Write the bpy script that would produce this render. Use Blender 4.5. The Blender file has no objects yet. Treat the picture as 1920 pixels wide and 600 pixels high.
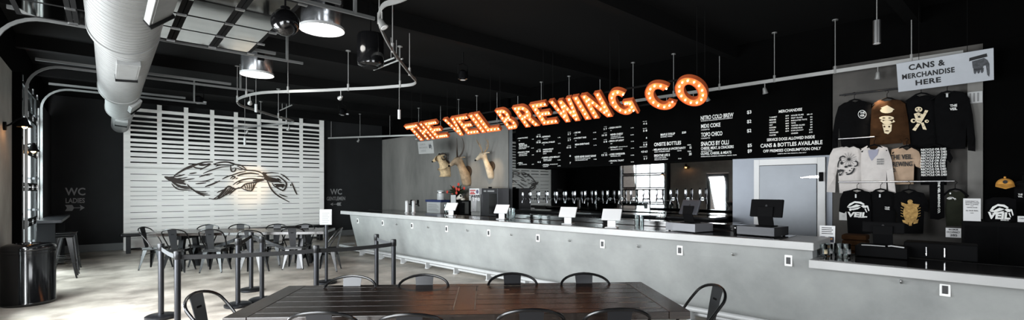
import bpy, bmesh, math, random
from mathutils import Matrix, Vector
random.seed(7)
scene = bpy.context.scene
C = scene.collection
R = math.radians
PI = math.pi

# ------------------------------------------------------------------ camera
F, HC, HY, CX = 880.0, 1.6, 356.0, 960.0        # focal length in px of the 1920 frame, eye height, horizon row
YAW = math.atan((960 - 200) / F)
SA, CA = math.sin(YAW), math.cos(YAW)
cam_d = bpy.data.cameras.new('camera'); cam = bpy.data.objects.new('camera', cam_d); C.objects.link(cam)
cam_d.sensor_width = 36; cam_d.lens = 36 * F / 1920; cam_d.shift_y = (HY - 300) / 1920
cam_d.clip_start = 0.05; cam_d.clip_end = 200
cam.location = (0, 0, HC); cam.rotation_euler = (R(90), 0, -YAW)
scene.camera = cam

# ------------------------------------------------------------------ world, exposure, daylight
scene.view_settings.view_transform = 'Standard'
scene.view_settings.look = 'None'
scene.view_settings.gamma = 1
scene.view_settings.use_curve_mapping = False
scene.view_settings.exposure = 0.45
w = bpy.data.worlds.new('world'); scene.world = w; w.use_nodes = True
bg = w.node_tree.nodes['Background']
bg.inputs[0].default_value = (0.92, 0.96, 1.0, 1); bg.inputs[1].default_value = 2.6

def area(name, loc, size, size_y, direction, power, color=(1, 1, 1), spread=180):
    d = bpy.data.lights.new(name, 'AREA'); d.shape = 'RECTANGLE'; d.size = size; d.size_y = size_y
    d.energy = power; d.color = color; d.spread = R(spread)
    o = bpy.data.objects.new(name, d); C.objects.link(o); o.location = loc
    o.rotation_euler = Vector(direction).to_track_quat('-Z', 'Y').to_euler()
    return o
def spot(name, loc, target, power, angle, color=(1, 0.8, 0.55), blend=0.6, r=0.04):
    d = bpy.data.lights.new(name, 'SPOT'); d.energy = power; d.color = color
    d.spot_size = R(angle); d.spot_blend = blend; d.shadow_soft_size = r
    o = bpy.data.objects.new(name, d); C.objects.link(o); o.location = loc
    o.rotation_euler = (Vector(target) - Vector(loc)).to_track_quat('-Z', 'Y').to_euler()
    return o
DAY = (0.93, 0.97, 1.0)
# daylight through the open doors of the left wall and the glazed front behind the camera
area('daylight_open_door', (-1.6, 6.5, 1.45), 2.6, 2.6, (1, 0.35, -0.15), 430, DAY)
area('daylight_near_door', (-1.6, 2.2, 1.45), 2.8, 2.6, (1, 0.3, -0.2), 280, DAY)
area('daylight_front', (2.2, -4.3, 1.9), 3.4, 2.2, (0, 1, -0.05), 120, DAY)
area('daylight_closed_door', (-1.6, 11.72, 1.75), 2.2, 3.0, (1, 0.35, -0.1), 640, DAY)
area('daylight_entry_door', (-1.35, 8.48, 1.25), 0.6, 1.8, (1, 0.1, -0.35), 150, DAY)

# ------------------------------------------------------------------ measuring helpers
def gp(px, py, Z=0.0):
    """pixel of a point whose height is known -> place in the room"""
    z = F * (HC - Z) / (py - HY); xr = (px - CX) / F * z
    return Vector((z * SA + xr * CA, z * CA - xr * SA, Z))
def on_y(px, py, Y):
    k = (px - CX) / F; z = Y / (CA - k * SA)
    return Vector((z * SA + k * z * CA, Y, HC - (py - HY) / F * z))
def on_x(px, py, X):
    k = (px - CX) / F; z = X / (SA + k * CA)
    return Vector((X, z * CA - k * z * SA, HC - (py - HY) / F * z))
BA = math.atan((960 - 60) / F) - YAW             # the bar runs 4.8 degrees off the left wall
U = Vector((-math.sin(BA), math.cos(BA), 0)); NN = Vector((math.cos(BA), math.sin(BA), 0))
RB = BA - PI / 2                                  # z rotation of things that face the room from the bar side
def B(s, n, z=0.0):
    """s metres along the bar away from the viewer, n metres towards the bar, z up"""
    return U * s + NN * n + Vector((0, 0, z))
def on_n(px, py, n):
    k = (px - CX) / F; dx, dy = SA + k * CA, CA - k * SA
    z = n / (dx * NN.x + dy * NN.y)
    p = Vector((dx * z, dy * z, HC - (py - HY) / F * z))
    return p.dot(U), p.z                          # (s, Z)
def S(px, n): return on_n(px, 300, n)[0]

# ------------------------------------------------------------------ materials
def lin(c):
    c = c / 255.0
    return c / 12.92 if c <= 0.04045 else ((c + 0.055) / 1.055) ** 2.4
def rgb(t): return (lin(t[0]), lin(t[1]), lin(t[2]), 1)
def mat(name, color, rough=0.6, metal=0.0, vary=0.0, scale=8.0, bump=0.0, bscale=60.0, spec=0.5, stretch=None, coat=0.0, color2=None):
    m = bpy.data.materials.new(name); m.use_nodes = True
    nt = m.node_tree; p = nt.nodes['Principled BSDF']
    p.inputs['Base Color'].default_value = rgb(color); p.inputs['Roughness'].default_value = rough
    p.inputs['Metallic'].default_value = metal; p.inputs['Specular IOR Level'].default_value = spec
    p.inputs['Coat Weight'].default_value = coat; p.inputs['Coat Roughness'].default_value = 0.08
    vec = None
    if vary or bump:
        tc = nt.nodes.new('ShaderNodeTexCoord'); mp = nt.nodes.new('ShaderNodeMapping')
        nt.links.new(tc.outputs['Object'], mp.inputs['Vector'])
        if stretch: mp.inputs['Scale'].default_value = stretch
        vec = mp.outputs['Vector']
    if vary:
        n = nt.nodes.new('ShaderNodeTexNoise'); n.inputs['Scale'].default_value = scale
        n.inputs['Detail'].default_value = 6; n.inputs['Roughness'].default_value = 0.6
        nt.links.new(vec, n.inputs['Vector'])
        r = nt.nodes.new('ShaderNodeValToRGB')
        a = rgb(color); b2 = rgb(color2) if color2 else tuple(x * (1 - vary) for x in a[:3]) + (1,)
        hi = a if color2 else tuple(min(1, x * (1 + vary * 0.6)) for x in a[:3]) + (1,)
        r.color_ramp.elements[0].position = 0.32; r.color_ramp.elements[0].color = b2
        r.color_ramp.elements[1].position = 0.68; r.color_ramp.elements[1].color = hi
        nt.links.new(n.outputs['Fac'], r.inputs['Fac']); nt.links.new(r.outputs['Color'], p.inputs['Base Color'])
    if bump:
        n2 = nt.nodes.new('ShaderNodeTexNoise'); n2.inputs['Scale'].default_value = bscale; n2.inputs['Detail'].default_value = 4
        nt.links.new(vec, n2.inputs['Vector'])
        b = nt.nodes.new('ShaderNodeBump'); b.inputs['Strength'].default_value = bump; b.inputs['Distance'].default_value = 0.01
        nt.links.new(n2.outputs['Fac'], b.inputs['Height']); nt.links.new(b.outputs['Normal'], p.inputs['Normal'])
    return m
def emit(name, color, strength):
    m = bpy.data.materials.new(name); m.use_nodes = True
    p = m.node_tree.nodes['Principled BSDF']
    p.inputs['Base Color'].default_value = rgb(color); p.inputs['Emission Color'].default_value = rgb(color)
    p.inputs['Emission Strength'].default_value = strength
    return m
def glass(name, tint=(235, 240, 240), gloss=0.12, rough=0.02):
    m = bpy.data.materials.new(name); m.use_nodes = True
    nt = m.node_tree; nt.nodes.remove(nt.nodes['Principled BSDF'])
    out = nt.nodes['Material Output']
    t = nt.nodes.new('ShaderNodeBsdfTransparent'); t.inputs[0].default_value = rgb(tint)
    g = nt.nodes.new('ShaderNodeBsdfGlossy'); g.inputs['Roughness'].default_value = rough
    fr = nt.nodes.new('ShaderNodeLayerWeight'); fr.inputs['Blend'].default_value = gloss
    mx = nt.nodes.new('ShaderNodeMixShader')
    nt.links.new(fr.outputs['Fresnel'], mx.inputs[0]); nt.links.new(t.outputs[0], mx.inputs[1]); nt.links.new(g.outputs[0], mx.inputs[2])
    nt.links.new(mx.outputs[0], out.inputs['Surface'])
    return m
M = {}
M['black_wall'] = mat('black_wall', (6, 6, 6), 0.95, vary=0.25, scale=1.5, spec=0.02)
M['charcoal_wall'] = mat('charcoal_wall', (26, 27, 28), 0.8, vary=0.3, scale=1.2, spec=0.3)
M['ceiling_black'] = mat('ceiling_black', (13, 13, 13), 0.9, spec=0.1)
M['beam_black'] = mat('beam_black', (12, 12, 12), 0.85, spec=0.08)
M['concrete'] = mat('concrete', (150, 152, 150), 0.75, vary=0.22, scale=1.6, bump=0.15, bscale=25, color2=(126, 128, 127))
M['wall_concrete'] = mat('wall_concrete', (128, 126, 122), 0.8, vary=0.3, scale=1.3, bump=0.1, bscale=20, stretch=(1, 1, 0.3), color2=(96, 95, 92))
M['merch_concrete'] = mat('merch_concrete', (84, 81, 77), 0.8, vary=0.3, scale=1.5, bump=0.1, bscale=20, color2=(62, 60, 58))
M['slab'] = mat('slab', (164, 164, 163), 0.35, vary=0.08, scale=3)
M['dark_top'] = mat('dark_top', (34, 32, 31), 0.1, vary=0.2, scale=2)
M['floor'] = mat('floor', (196, 187, 176), 0.32, vary=0.3, scale=1.3, spec=0.45, color2=(104, 97, 89))
M['slat_white'] = mat('slat_white', (232, 230, 226), 0.7, vary=0.08, scale=3, stretch=(0.3, 1, 3))
M['emblem'] = mat('emblem', (44, 33, 26), 0.6)
M['gun_metal'] = mat('gun_metal', (26, 27, 29), 0.3, metal=0.5)
M['chair_black'] = mat('chair_black', (14, 14, 15), 0.25, metal=0.2, spec=0.6)
M['chair_plate'] = mat('chair_plate', (26, 27, 30), 0.3, metal=0.3)
M['steel'] = mat('steel', (190, 190, 190), 0.3, metal=1.0)
M['galv'] = mat('galv', (120, 121, 120), 0.45, metal=0.6, vary=0.12, scale=10)
M['chrome'] = mat('chrome', (205, 207, 210), 0.16, metal=1.0)
M['track_metal'] = mat('track_metal', (165, 165, 163), 0.4, metal=0.6)
M['white_paint'] = mat('white_paint', (206, 206, 206), 0.5)
M['white_rail'] = mat('white_rail', (176, 177, 177), 0.4)
M['black_plastic'] = mat('black_plastic', (9, 9, 10), 0.7, spec=0.06)
M['black_gloss'] = mat('black_gloss', (12, 12, 13), 0.12, spec=0.6)
M['black_cloth'] = mat('black_cloth', (8, 8, 9), 0.95, vary=0.3, scale=12, bump=0.3, bscale=14, spec=0.1)
M['grey_plastic'] = mat('grey_plastic', (120, 122, 126), 0.35, metal=0.3)
M['text_white'] = mat('text_white', (225, 225, 222), 0.7)
M['text_dim'] = mat('text_dim', (128, 128, 128), 0.8)
M['text_black'] = mat('text_black', (22, 22, 24), 0.7)
M['sign_grey'] = mat('sign_grey', (176, 180, 186), 0.6, vary=0.06, scale=4)
M['bulb'] = emit('bulb', (255, 205, 150), 10)
M['lamp_lens'] = emit('lamp_lens', (255, 252, 245), 9.0)
M['glass'] = glass('glass')
def clear_pane(name, share):
    m = glass(name); nt = m.node_tree
    mx = [n for n in nt.nodes if n.type == 'MIX_SHADER'][0]
    for l in list(mx.inputs[0].links): nt.links.remove(l)
    mx.inputs[0].default_value = share
    return m
M['door_pane'] = clear_pane('door_pane', 0.06)
M['tumbler'] = glass('tumbler', (225, 230, 230), 0.35)
M['outlet_white'] = mat('outlet_white', (222, 222, 220), 0.5)
M['outlet_dark'] = mat('outlet_dark', (30, 30, 32), 0.5)

# ------------------------------------------------------------------ mesh building
class MB:
    def __init__(self): self.bm = bmesh.new()
    def quadbox(self, pts):
        v = [self.bm.verts.new(p) for p in pts]
        for f in ((0, 3, 2, 1), (4, 5, 6, 7), (0, 1, 5, 4), (1, 2, 6, 5), (2, 3, 7, 6), (3, 0, 4, 7)):
            self.bm.faces.new([v[i] for i in f])
        return self
    def box(self, a, b, mtx=None):
        x0, x1 = sorted((a[0], b[0])); y0, y1 = sorted((a[1], b[1])); z0, z1 = sorted((a[2], b[2]))
        pts = [Vector(p) for p in ((x0, y0, z0), (x1, y0, z0), (x1, y1, z0), (x0, y1, z0), (x0, y0, z1), (x1, y0, z1), (x1, y1, z1), (x0, y1, z1))]
        if mtx: pts = [mtx @ p for p in pts]
        return self.quadbox(pts)
    def ring(self, c, n, r, seg, ref=None):
        n = Vector(n).normalized()
        a = Vector(ref) if ref else (Vector((0, 0, 1)) if abs(n.z) < 0.9 else Vector((1, 0, 0)))
        x = n.cross(a).normalized(); y = n.cross(x)
        rx, ry = r if isinstance(r, tuple) else (r, r)
        return [self.bm.verts.new(Vector(c) + x * math.cos(2 * PI * i / seg) * rx + y * math.sin(2 * PI * i / seg) * ry) for i in range(seg)]
    def loft(self, rings, cap=True, closed=False):
        k = len(rings[0])
        pairs = list(zip(rings[:-1], rings[1:])) + ([(rings[-1], rings[0])] if closed else [])
        for a, b in pairs:
            for i in range(k):
                j = (i + 1) % k
                self.bm.faces.new((a[i], a[j], b[j], b[i]))
        if cap and not closed:
            self.bm.faces.new(list(reversed(rings[0]))); self.bm.faces.new(rings[-1])
        return self
    def cyl(self, p0, p1, r0, r1=None, seg=16):
        p0, p1 = Vector(p0), Vector(p1); d = p1 - p0
        r1 = r0 if r1 is None else r1
        return self.loft([self.ring(p0, d, r0, seg), self.ring(p1, d, r1, seg)])
    def tube(self, pts, r, seg=8, closed=False, radii=None):
        pts = [Vector(p) for p in pts]; n = len(pts); rings = []
        t0 = (pts[1] - pts[0]).normalized()
        a = Vector((0, 0, 1)) if abs(t0.z) < 0.9 else Vector((1, 0, 0))
        x = t0.cross(a).normalized()
        for i in range(n):
            if closed: t = (pts[(i + 1) % n] - pts[i - 1])
            else: t = pts[min(i + 1, n - 1)] - pts[max(i - 1, 0)]
            t.normalize()
            x = (x - t * x.dot(t)).normalized(); y = t.cross(x)
            rr = radii[i] if radii else r
            rings.append([self.bm.verts.new(pts[i] + x * math.cos(2 * PI * k / seg) * rr + y * math.sin(2 * PI * k / seg) * rr) for k in range(seg)])
        return self.loft(rings, True, closed)
    def ribbon(self, pts, wid, thick, normal, widths=None):
        """flat bar following pts; wid across, thick along normal"""
        pts = [Vector(p) for p in pts]; nrm = Vector(normal).normalized(); rings = []
        for i in range(len(pts)):
            t = (pts[min(i + 1, len(pts) - 1)] - pts[max(i - 1, 0)]).normalized()
            sd = t.cross(nrm).normalized(); h = (widths[i] if widths else wid) / 2
            rings.append([self.bm.verts.new(pts[i] + sd * a * h + nrm * b * thick / 2) for a, b in ((-1, -1), (1, -1), (1, 1), (-1, 1))])
        return self.loft(rings)
    def lathe(self, prof, o=(0, 0, 0), seg=24, cap=True):
        o = Vector(o); rings = []
        for r, z in prof:
            rings.append([self.bm.verts.new(o + Vector((r * math.cos(2 * PI * i / seg), r * math.sin(2 * PI * i / seg), z))) for i in range(seg)])
        return self.loft(rings, cap)
    def ball(self, c, r, sc=(1, 1, 1), seg=12, mtx=None):
        m = Matrix.Translation(Vector(c)) @ (mtx.to_4x4() if mtx else Matrix()) @ Matrix.Diagonal((sc[0] * r, sc[1] * r, sc[2] * r, 1))
        bmesh.ops.create_uvsphere(self.bm, u_segments=seg, v_segments=max(6, seg * 2 // 3), radius=1, matrix=m)
        return self
    def prism(self, poly, fn, d0, d1):
        """poly: list of (x, y); fn(x, y, d) -> point"""
        a = [self.bm.verts.new(fn(x, y, d0)) for x, y in poly]; b = [self.bm.verts.new(fn(x, y, d1)) for x, y in poly]
        n = len(poly)
        self.bm.faces.new(list(reversed(a))); self.bm.faces.new(b)
        for i in range(n):
            j = (i + 1) % n; self.bm.faces.new((a[i], a[j], b[j], b[i]))
        return self
    def build(self, name, m, parent=None, smooth=False, bevel=0.0, bseg=2, loc=None, sub=0):
        bmesh.ops.remove_doubles(self.bm, verts=self.bm.verts, dist=1e-6) if False else None
        bmesh.ops.recalc_face_normals(self.bm, faces=self.bm.faces)
        me = bpy.data.meshes.new(name); self.bm.to_mesh(me); self.bm.free()
        me.materials.append(M[m] if isinstance(m, str) else m)
        o = bpy.data.objects.new(name, me); C.objects.link(o)
        if smooth:
            me.polygons.foreach_set('use_smooth', [True] * len(me.polygons))
            try: me.set_sharp_from_angle(angle=R(40))
            except Exception: pass
        if parent: o.parent = parent
        if loc is not None: o.location = loc
        if bevel:
            b = o.modifiers.new('bevel', 'BEVEL'); b.width = bevel; b.segments = bseg; b.limit_method = 'ANGLE'
        if sub:
            s = o.modifiers.new('sub', 'SUBSURF'); s.levels = sub; s.render_levels = sub
        return o
def tag(o, label=None, cat=None, group=None, kind=None):
    if label: o['label'] = label
    if cat: o['category'] = cat
    if group: o['group'] = group
    if kind: o['kind'] = kind
    return o
def thing(name, label, cat, loc=(0, 0, 0), rz=0.0, group=None):
    o = bpy.data.objects.new(name, None); C.objects.link(o); o.location = loc; o.rotation_euler = (0, 0, rz)
    o.empty_display_size = 0.1
    return tag(o, label, cat, group)
def struct(o): o['kind'] = 'structure'; return o
def copy_thing(src, loc, rz, label, group=None):
    def rec(o, parent):
        c = o.copy(); C.objects.link(c)
        if parent is not None: c.parent = parent
        for ch in kids.get(o.name, ()): rec(ch, c)
        return c
    kids = {}
    for o in list(src.children_recursive): kids.setdefault(o.parent.name, []).append(o)
    c = rec(src, None); c.location = loc; c.rotation_euler = (0, 0, rz); c['label'] = label
    if group: c['group'] = group
    return c
def text_mesh(name, body, m, parent, origin, right, up, width, height, offset=0.0, depth=0.004, space=1.0, shear=0.0):
    """lettering as one mesh: its box starts at origin, is width along right and height along up"""
    cu = bpy.data.curves.new('t', 'FONT'); cu.body = body; cu.offset = offset; cu.space_character = space
    cu.align_x = 'CENTER' if '\n' in body else 'LEFT'; cu.resolution_u = 3; cu.shear = shear
    ob = bpy.data.objects.new('t', cu); me = bpy.data.meshes.new_from_object(ob)
    bpy.data.objects.remove(ob); bpy.data.curves.remove(cu)
    xs = [v.co.x for v in me.vertices]; ys = [v.co.y for v in me.vertices]
    x0, x1, y0, y1 = min(xs), max(xs), min(ys), max(ys)
    right, up = Vector(right).normalized(), Vector(up).normalized(); nrm = right.cross(up)
    bm = bmesh.new(); bm.from_mesh(me); bpy.data.meshes.remove(me)
    for v in bm.verts:
        v.co = Vector(origin) + right * ((v.co.x - x0) / max(x1 - x0, 1e-6) * width) + up * ((v.co.y - y0) / max(y1 - y0, 1e-6) * height) + nrm * depth
    mb = MB(); mb.bm.free(); mb.bm = bm
    me = bpy.data.meshes.new(name); bm.to_mesh(me); bm.free()
    me.materials.append(M[m] if isinstance(m, str) else m)
    o = bpy.data.objects.new(name, me); C.objects.link(o)
    if parent: o.parent = parent
    return o
# ================================================================== THE ROOM
XW, YB, YF, XR, ZC = -1.10, 16.3, -4.6, 12.0, 4.1     # left wall, back wall, front, right, ceiling
NM = 8.5                                               # plane of the menu wall
MXW = 8.32                                             # black mirror-gloss tap wall, parallel to the left wall
def bbox(mb, s0, s1, n0, n1, z0, z1, ntop=None):
    """box in bar directions; ntop shifts the room-side edge at the top"""
    a = n0 if ntop is None else ntop
    return mb.quadbox([B(s0, n0, z0), B(s1, n0, z0), B(s1, n1, z0), B(s0, n1, z0), B(s0, a, z1), B(s1, a, z1), B(s1, n1, z1), B(s0, n1, z1)])

def floor_material():
    m = M['floor']; nt = m.node_tree; p = nt.nodes['Principled BSDF']
    tc = nt.nodes.new('ShaderNodeTexCoord')
    n = nt.nodes.new('ShaderNodeTexNoise'); n.inputs['Scale'].default_value = 2.2; n.inputs['Detail'].default_value = 5
    r = nt.nodes.new('ShaderNodeMapRange'); r.inputs['To Min'].default_value = 0.25; r.inputs['To Max'].default_value = 0.5
    nt.links.new(tc.outputs['Object'], n.inputs['Vector']); nt.links.new(n.outputs['Fac'], r.inputs['Value'])
    nt.links.new(r.outputs['Result'], p.inputs['Roughness'])
floor_material()
struct(MB().box((XW - 0.3, YF, -0.2), (XR, YB + 0.3, 0)).build('floor', 'floor'))
struct(MB().box((XW - 0.3, YF, ZC), (XR, YB + 0.3, ZC + 0.2)).build('ceiling', 'ceiling_black'))
for i, y in enumerate((1.2, 3.6, 6.0, 8.4, 10.8, 13.2, 15.6)):
    struct(MB().box((XW, y, ZC - 0.22), (XR, y + 0.14, ZC)).build('trim_%d' % (i + 1), 'beam_black'))
struct(MB().box((XW - 0.3, YB, 0), (XR, YB + 0.3, ZC)).build('wall_back', 'charcoal_wall'))
struct(MB().box((XW + 0.02, YB - 0.025, 0), (9.0, YB, 0.19)).build('baseboard_back', mat('base_grey', (92, 94, 94), 0.6), bevel=0.004))

# left wall: near door opening, open door, glass entry door, closed door
OPEN = [(0.7, 3.7, 0, 3.3), (5.2, 7.78, 0, 3.3), (8.05, 8.92, 0, 2.25), (10.5, 15.6, 0, 3.42)]
ZH = 3.42
mb = MB(); y = YF
for y0, y1, z0, z1 in OPEN:
    mb.box((XW - 0.08, y, 0), (XW, y0, ZH))
    if z1 < ZH: mb.box((XW - 0.08, y0, z1), (XW, y1, ZH))
    y = y1
mb.box((XW - 0.08, y, 0), (XW, YB, ZH))
struct(mb.build('wall_left', mat('left_concrete', (158, 155, 150), 0.8, vary=0.25, scale=1.4, bump=0.1, bscale=20, color2=(126, 124, 120))))
struct(MB().box((XW - 0.3, YF, ZH), (XW, YB, ZC)).build('trim_8', 'black_wall'))
struct(MB().box((XW + 0.04, 12.94, 0), (XW + 0.06, YB, ZH)).build('trim_9', 'charcoal_wall'))
# front of the room behind the viewer: glazed openings left open to the daylight
mb = MB()
mb.box((XW, YF, 0), (0.5, YF + 0.2, ZC)); mb.box((0.5, YF, 3.0), (3.9, YF + 0.2, ZC)); mb.box((3.9, YF, 0), (XR, YF + 0.2, ZC))
mb.box((0.5, YF, 0), (3.9, YF + 0.2, 0.8))
struct(mb.build('wall_front', 'black_wall'))

# bar-side walls
S_COOL0, S_COOL1 = S(1560, NM), S(1373, NM)
NTW = 9.07
S_TROPHY = S(953, NTW)
S_MERCH1 = S(1843, NM)
mb = MB(); bbox(mb, S_TROPHY, 15.6, NTW, NTW + 0.25, 0, 3.45); struct(mb.build('wall_right', 'wall_concrete'))
mb = MB(); bbox(mb, S_TROPHY, 15.6, NTW - 0.01, NTW + 0.25, 3.45, ZC); struct(mb.build('trim_12', 'black_wall'))
mb = MB(); bbox(mb, S(967, NTW), S_TROPHY, NTW + 0.03, NTW + 0.25, 0, 3.3); struct(mb.build('trim_11', mat('pier_concrete', (84, 86, 88), 0.8, vary=0.2, scale=1.5)))
M['mirror'] = mat('mirror', (138, 138, 138), 0.02, metal=1.0, bump=0.004, bscale=2.0)
MB().box((MXW, 3.0, 0), (MXW + 0.2, 10.6, ZC)).build('wall_mirror', 'mirror')['kind'] = 'structure'
mb = MB(); bbox(mb, S_COOL0, S_COOL1, NM + 0.02, 9.0, 0, 2.2)
struct(mb.build('wall_cooler', mat('cooler_metal', (104, 109, 117), 0.4, metal=0.3, vary=0.12, scale=1.2)))
mb = MB(); bbox(mb, S_COOL0 - 0.005, S(968, NM), NM + 0.03, 9.3, 2.14, ZC); struct(mb.build('wall_soffit', 'black_wall'))
ZM = on_n(1690, 105, NM)[1]
mb = MB(); bbox(mb, S_MERCH1, S_COOL0 - 0.01, NM, 9.0, 0, ZM); struct(mb.build('wall_merchandise', 'merch_concrete'))
mb = MB(); bbox(mb, -6.0, S_COOL0 - 0.01, NM + 0.01, 9.0, ZM, ZC); bbox(mb, -6.0, S_MERCH1 - 0.005, NM - 0.06, 9.0, 0, ZM)
struct(mb.build('wall_corner', 'black_wall'))
# concrete column strip beside the merchandise
mb = MB(); bbox(mb, S(1843, NM - 0.1), S(1814, NM - 0.1), NM - 0.1, NM, 0, 3.1); struct(mb.build('trim_10', 'wall_concrete'))

# outside: pavement, road and a brick building over the street (seen through glass and in the mirror)
struct(MB().box((-30, -10, -0.25), (XW - 0.3, 40, -0.05)).build('ground', mat('pavement', (150, 148, 145), 0.8, vary=0.15, scale=0.6)))
bld = thing('brick_building', 'red brick building with pale windows seen outside through the glass doors', 'building', (-19, 12, -0.05))
brick = bpy.data.materials.new('brick'); brick.use_nodes = True
nt = brick.node_tree; bt = nt.nodes.new('ShaderNodeTexBrick'); tc = nt.nodes.new('ShaderNodeTexCoord')
bt.inputs['Color1'].default_value = rgb((176, 112, 98)); bt.inputs['Color2'].default_value = rgb((158, 96, 84)); bt.inputs['Mortar'].default_value = rgb((190, 170, 160))
bt.inputs['Scale'].default_value = 1.0
mpn = nt.nodes.new('ShaderNodeMapping'); mpn.inputs['Rotation'].default_value = (R(90), 0, R(90)); mpn.inputs['Scale'].default_value = (3, 3, 3)
nt.links.new(tc.outputs['Object'], mpn.inputs[0]); nt.links.new(mpn.outputs[0], bt.inputs['Vector'])
nt.links.new(bt.outputs['Color'], nt.nodes['Principled BSDF'].inputs['Base Color'])
MB().box((-6, -14, 0), (0, 22, 4.6)).build('building_wall', brick, bld)
MB().box((-6.1, -14.1, 4.6), (0.15, 22.1, 4.9)).build('cornice', 'white_paint', bld)
for k in range(9):
    y = -12.2 + k * 3.7
    wf = MB().box((-0.02, y, 1.0), (0.06, y + 1.6, 3.6)).build('building_window', 'white_paint', bld)
    MB().box((0.06, y + 0.12, 1.12), (0.075, y + 0.74, 3.48)).box((0.06, y + 0.86, 1.12), (0.075, y + 1.48, 3.48)).build('pane', mat('far_pane', (120, 130, 140), 0.1), wf)

# ================================================================== GARAGE DOORS
def door_grid(parent, along0, along1, rows, cols, fn, thick=0.022, rail=0.07, stile=0.06, pane_mat='glass', frame_mat='beam_black'):
    """one part per section: a black frame with its panes in it. fn(a, h, d) -> local point"""
    for k in range(len(rows) - 1):
        h0, h1 = rows[k], rows[k + 1]; mb = MB(); pm = MB()
        def bx(m, a0, a1, b0, b1, d0, d1):
            m.quadbox([fn(a0, b0, d0), fn(a1, b0, d0), fn(a1, b1, d0), fn(a0, b1, d0), fn(a0, b0, d1), fn(a1, b0, d1), fn(a1, b1, d1), fn(a0, b1, d1)])
        bx(mb, along0, along1, h0 + 0.004, h0 + rail, 0, thick); bx(mb, along0, along1, h1 - rail, h1 - 0.004, 0, thick)
        for c in range(cols + 1):
            a = along0 + (along1 - along0 - stile) * c / cols
            bx(mb, a, a + stile, h0 + rail, h1 - rail, 0.002, thick - 0.002)
        fr = mb.build('door_section', frame_mat, parent)
        for c in range(cols):
            a = along0 + (along1 - along0 - stile) * c / cols + stile; b = along0 + (along1 - along0 - stile) * (c + 1) / cols
            bx(pm, a, b, h0 + rail, h1 - rail, thick * 0.75, thick * 0.95)
        pm.build('pane', pane_mat, fr)
        hg = MB()
        for c in range(cols + 1):
            a = along0 + (along1 - along0 - stile) * c / cols
            bx(hg, a + 0.005, a + stile - 0.005, h1 - 0.05, h1 + 0.04, thick, thick + 0.018)
        hg.build('hinge', 'steel', fr)
dr = thing('garage_door', 'closed black glazed sectional door in the left wall above the high table', 'garage door', (XW + 0.06, 0, 0))
door_grid(dr, 10.66, 12.82, [0.0, 0.42, 1.03, 1.65, 2.27, 2.89, 3.38], 3, lambda a, h, d: Vector((d, a, h)), pane_mat='door_pane')
struct(MB().box((XW - 0.08, 10.46, 0), (-1.0, 10.6, ZH)).build('trim_13', 'black_wall'))
M['door_glass'] = mat('door_glass', (40, 42, 42), 0.04, spec=1.0, coat=1.0)
dr2 = thing('garage_door', 'raised black glazed sectional door lying on its tracks under the ceiling', 'garage door', (0, 0, 3.62))
M['overhead_pane'] = mat('overhead_pane', (178, 178, 176), 0.05, metal=1.0, bump=0.02, bscale=4)
door_grid(dr2, 5.26, 7.72, [-0.78, -0.3, 0.18, 0.65, 1.12, 1.6], 4, lambda a, h, d: Vector((h, a, -d)), rail=0.05, stile=0.05, pane_mat='overhead_pane')

M['door_steel'] = mat('door_steel', (104, 105, 104), 0.45, metal=0.6)
def door_track(label, y, z, x1, r=0.42, x0=-0.96, z0=0.05):
    t = thing('door_track', label, 'door track', (x0, y, 0), 0, 'garage door tracks')
    pts = [(0, 0, z0), (0, 0, z - r)]
    for k in range(1, 9):
        a = PI / 2 * k / 8; pts.append((r - r * math.cos(a), 0, z - r + r * math.sin(a)))
    pts.append((x1 - x0, 0, z))
    MB().ribbon(pts, 0.036, 0.028, (0, 1, 0)).build('rail', 'door_steel', t)
    MB().box((-0.05, -0.03, z0), (-0.03, 0.03, z - r)).build('angle_bracket', 'door_steel', t)
    MB().box((0.1, -0.02, z + 0.06), (x1 - x0 - 0.4, 0.02, z + 0.1)).build('top_angle', 'door_steel', t)
    for k in range(5):
        zz = 0.6 + k * 0.6
        MB().box((-0.2, -0.035, zz), (-0.03, -0.02, zz + 0.04)).build('bracket', 'gun_metal', t)
    hx = x1 - x0 - 0.25
    MB().box((hx, -0.02, z), (hx + 0.03, 0.02, ZC)).build('hanger', 'galv', t)
    return t
door_track('galvanised door track of the raised door, nearer the viewer, along its ceiling edge', 5.2, 3.6, 2.37)
door_track('galvanised door track along the far edge of the raised door', 7.78, 3.6, 2.35)
door_track('galvanised curved track on the near side of the closed glazed door', 10.6, 3.6, 2.25)
door_track('galvanised curved track on the far side of the closed glazed door', 12.88, 3.6, 1.75)

# framed glass entry door (only in the mirror)
ed = thing('entry_door', 'black framed glass entry door reflected in the tap wall', 'door', (XW - 0.07, 8.05, 0))
mb = MB(); mb.box((0, 0.02, 0.0), (0.06, 0.14, 2.23)); mb.box((0, 0.73, 0.0), (0.06, 0.85, 2.23)); mb.box((0, 0.14, 2.08), (0.06, 0.73, 2.23)); mb.box((0, 0.14, 0), (0.06, 0.73, 0.28))
mb.build('door_frame', 'beam_black', ed)
MB().box((0.02, 0.14, 0.28), (0.04, 0.73, 2.08)).build('pane', 'glass', ed)

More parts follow.
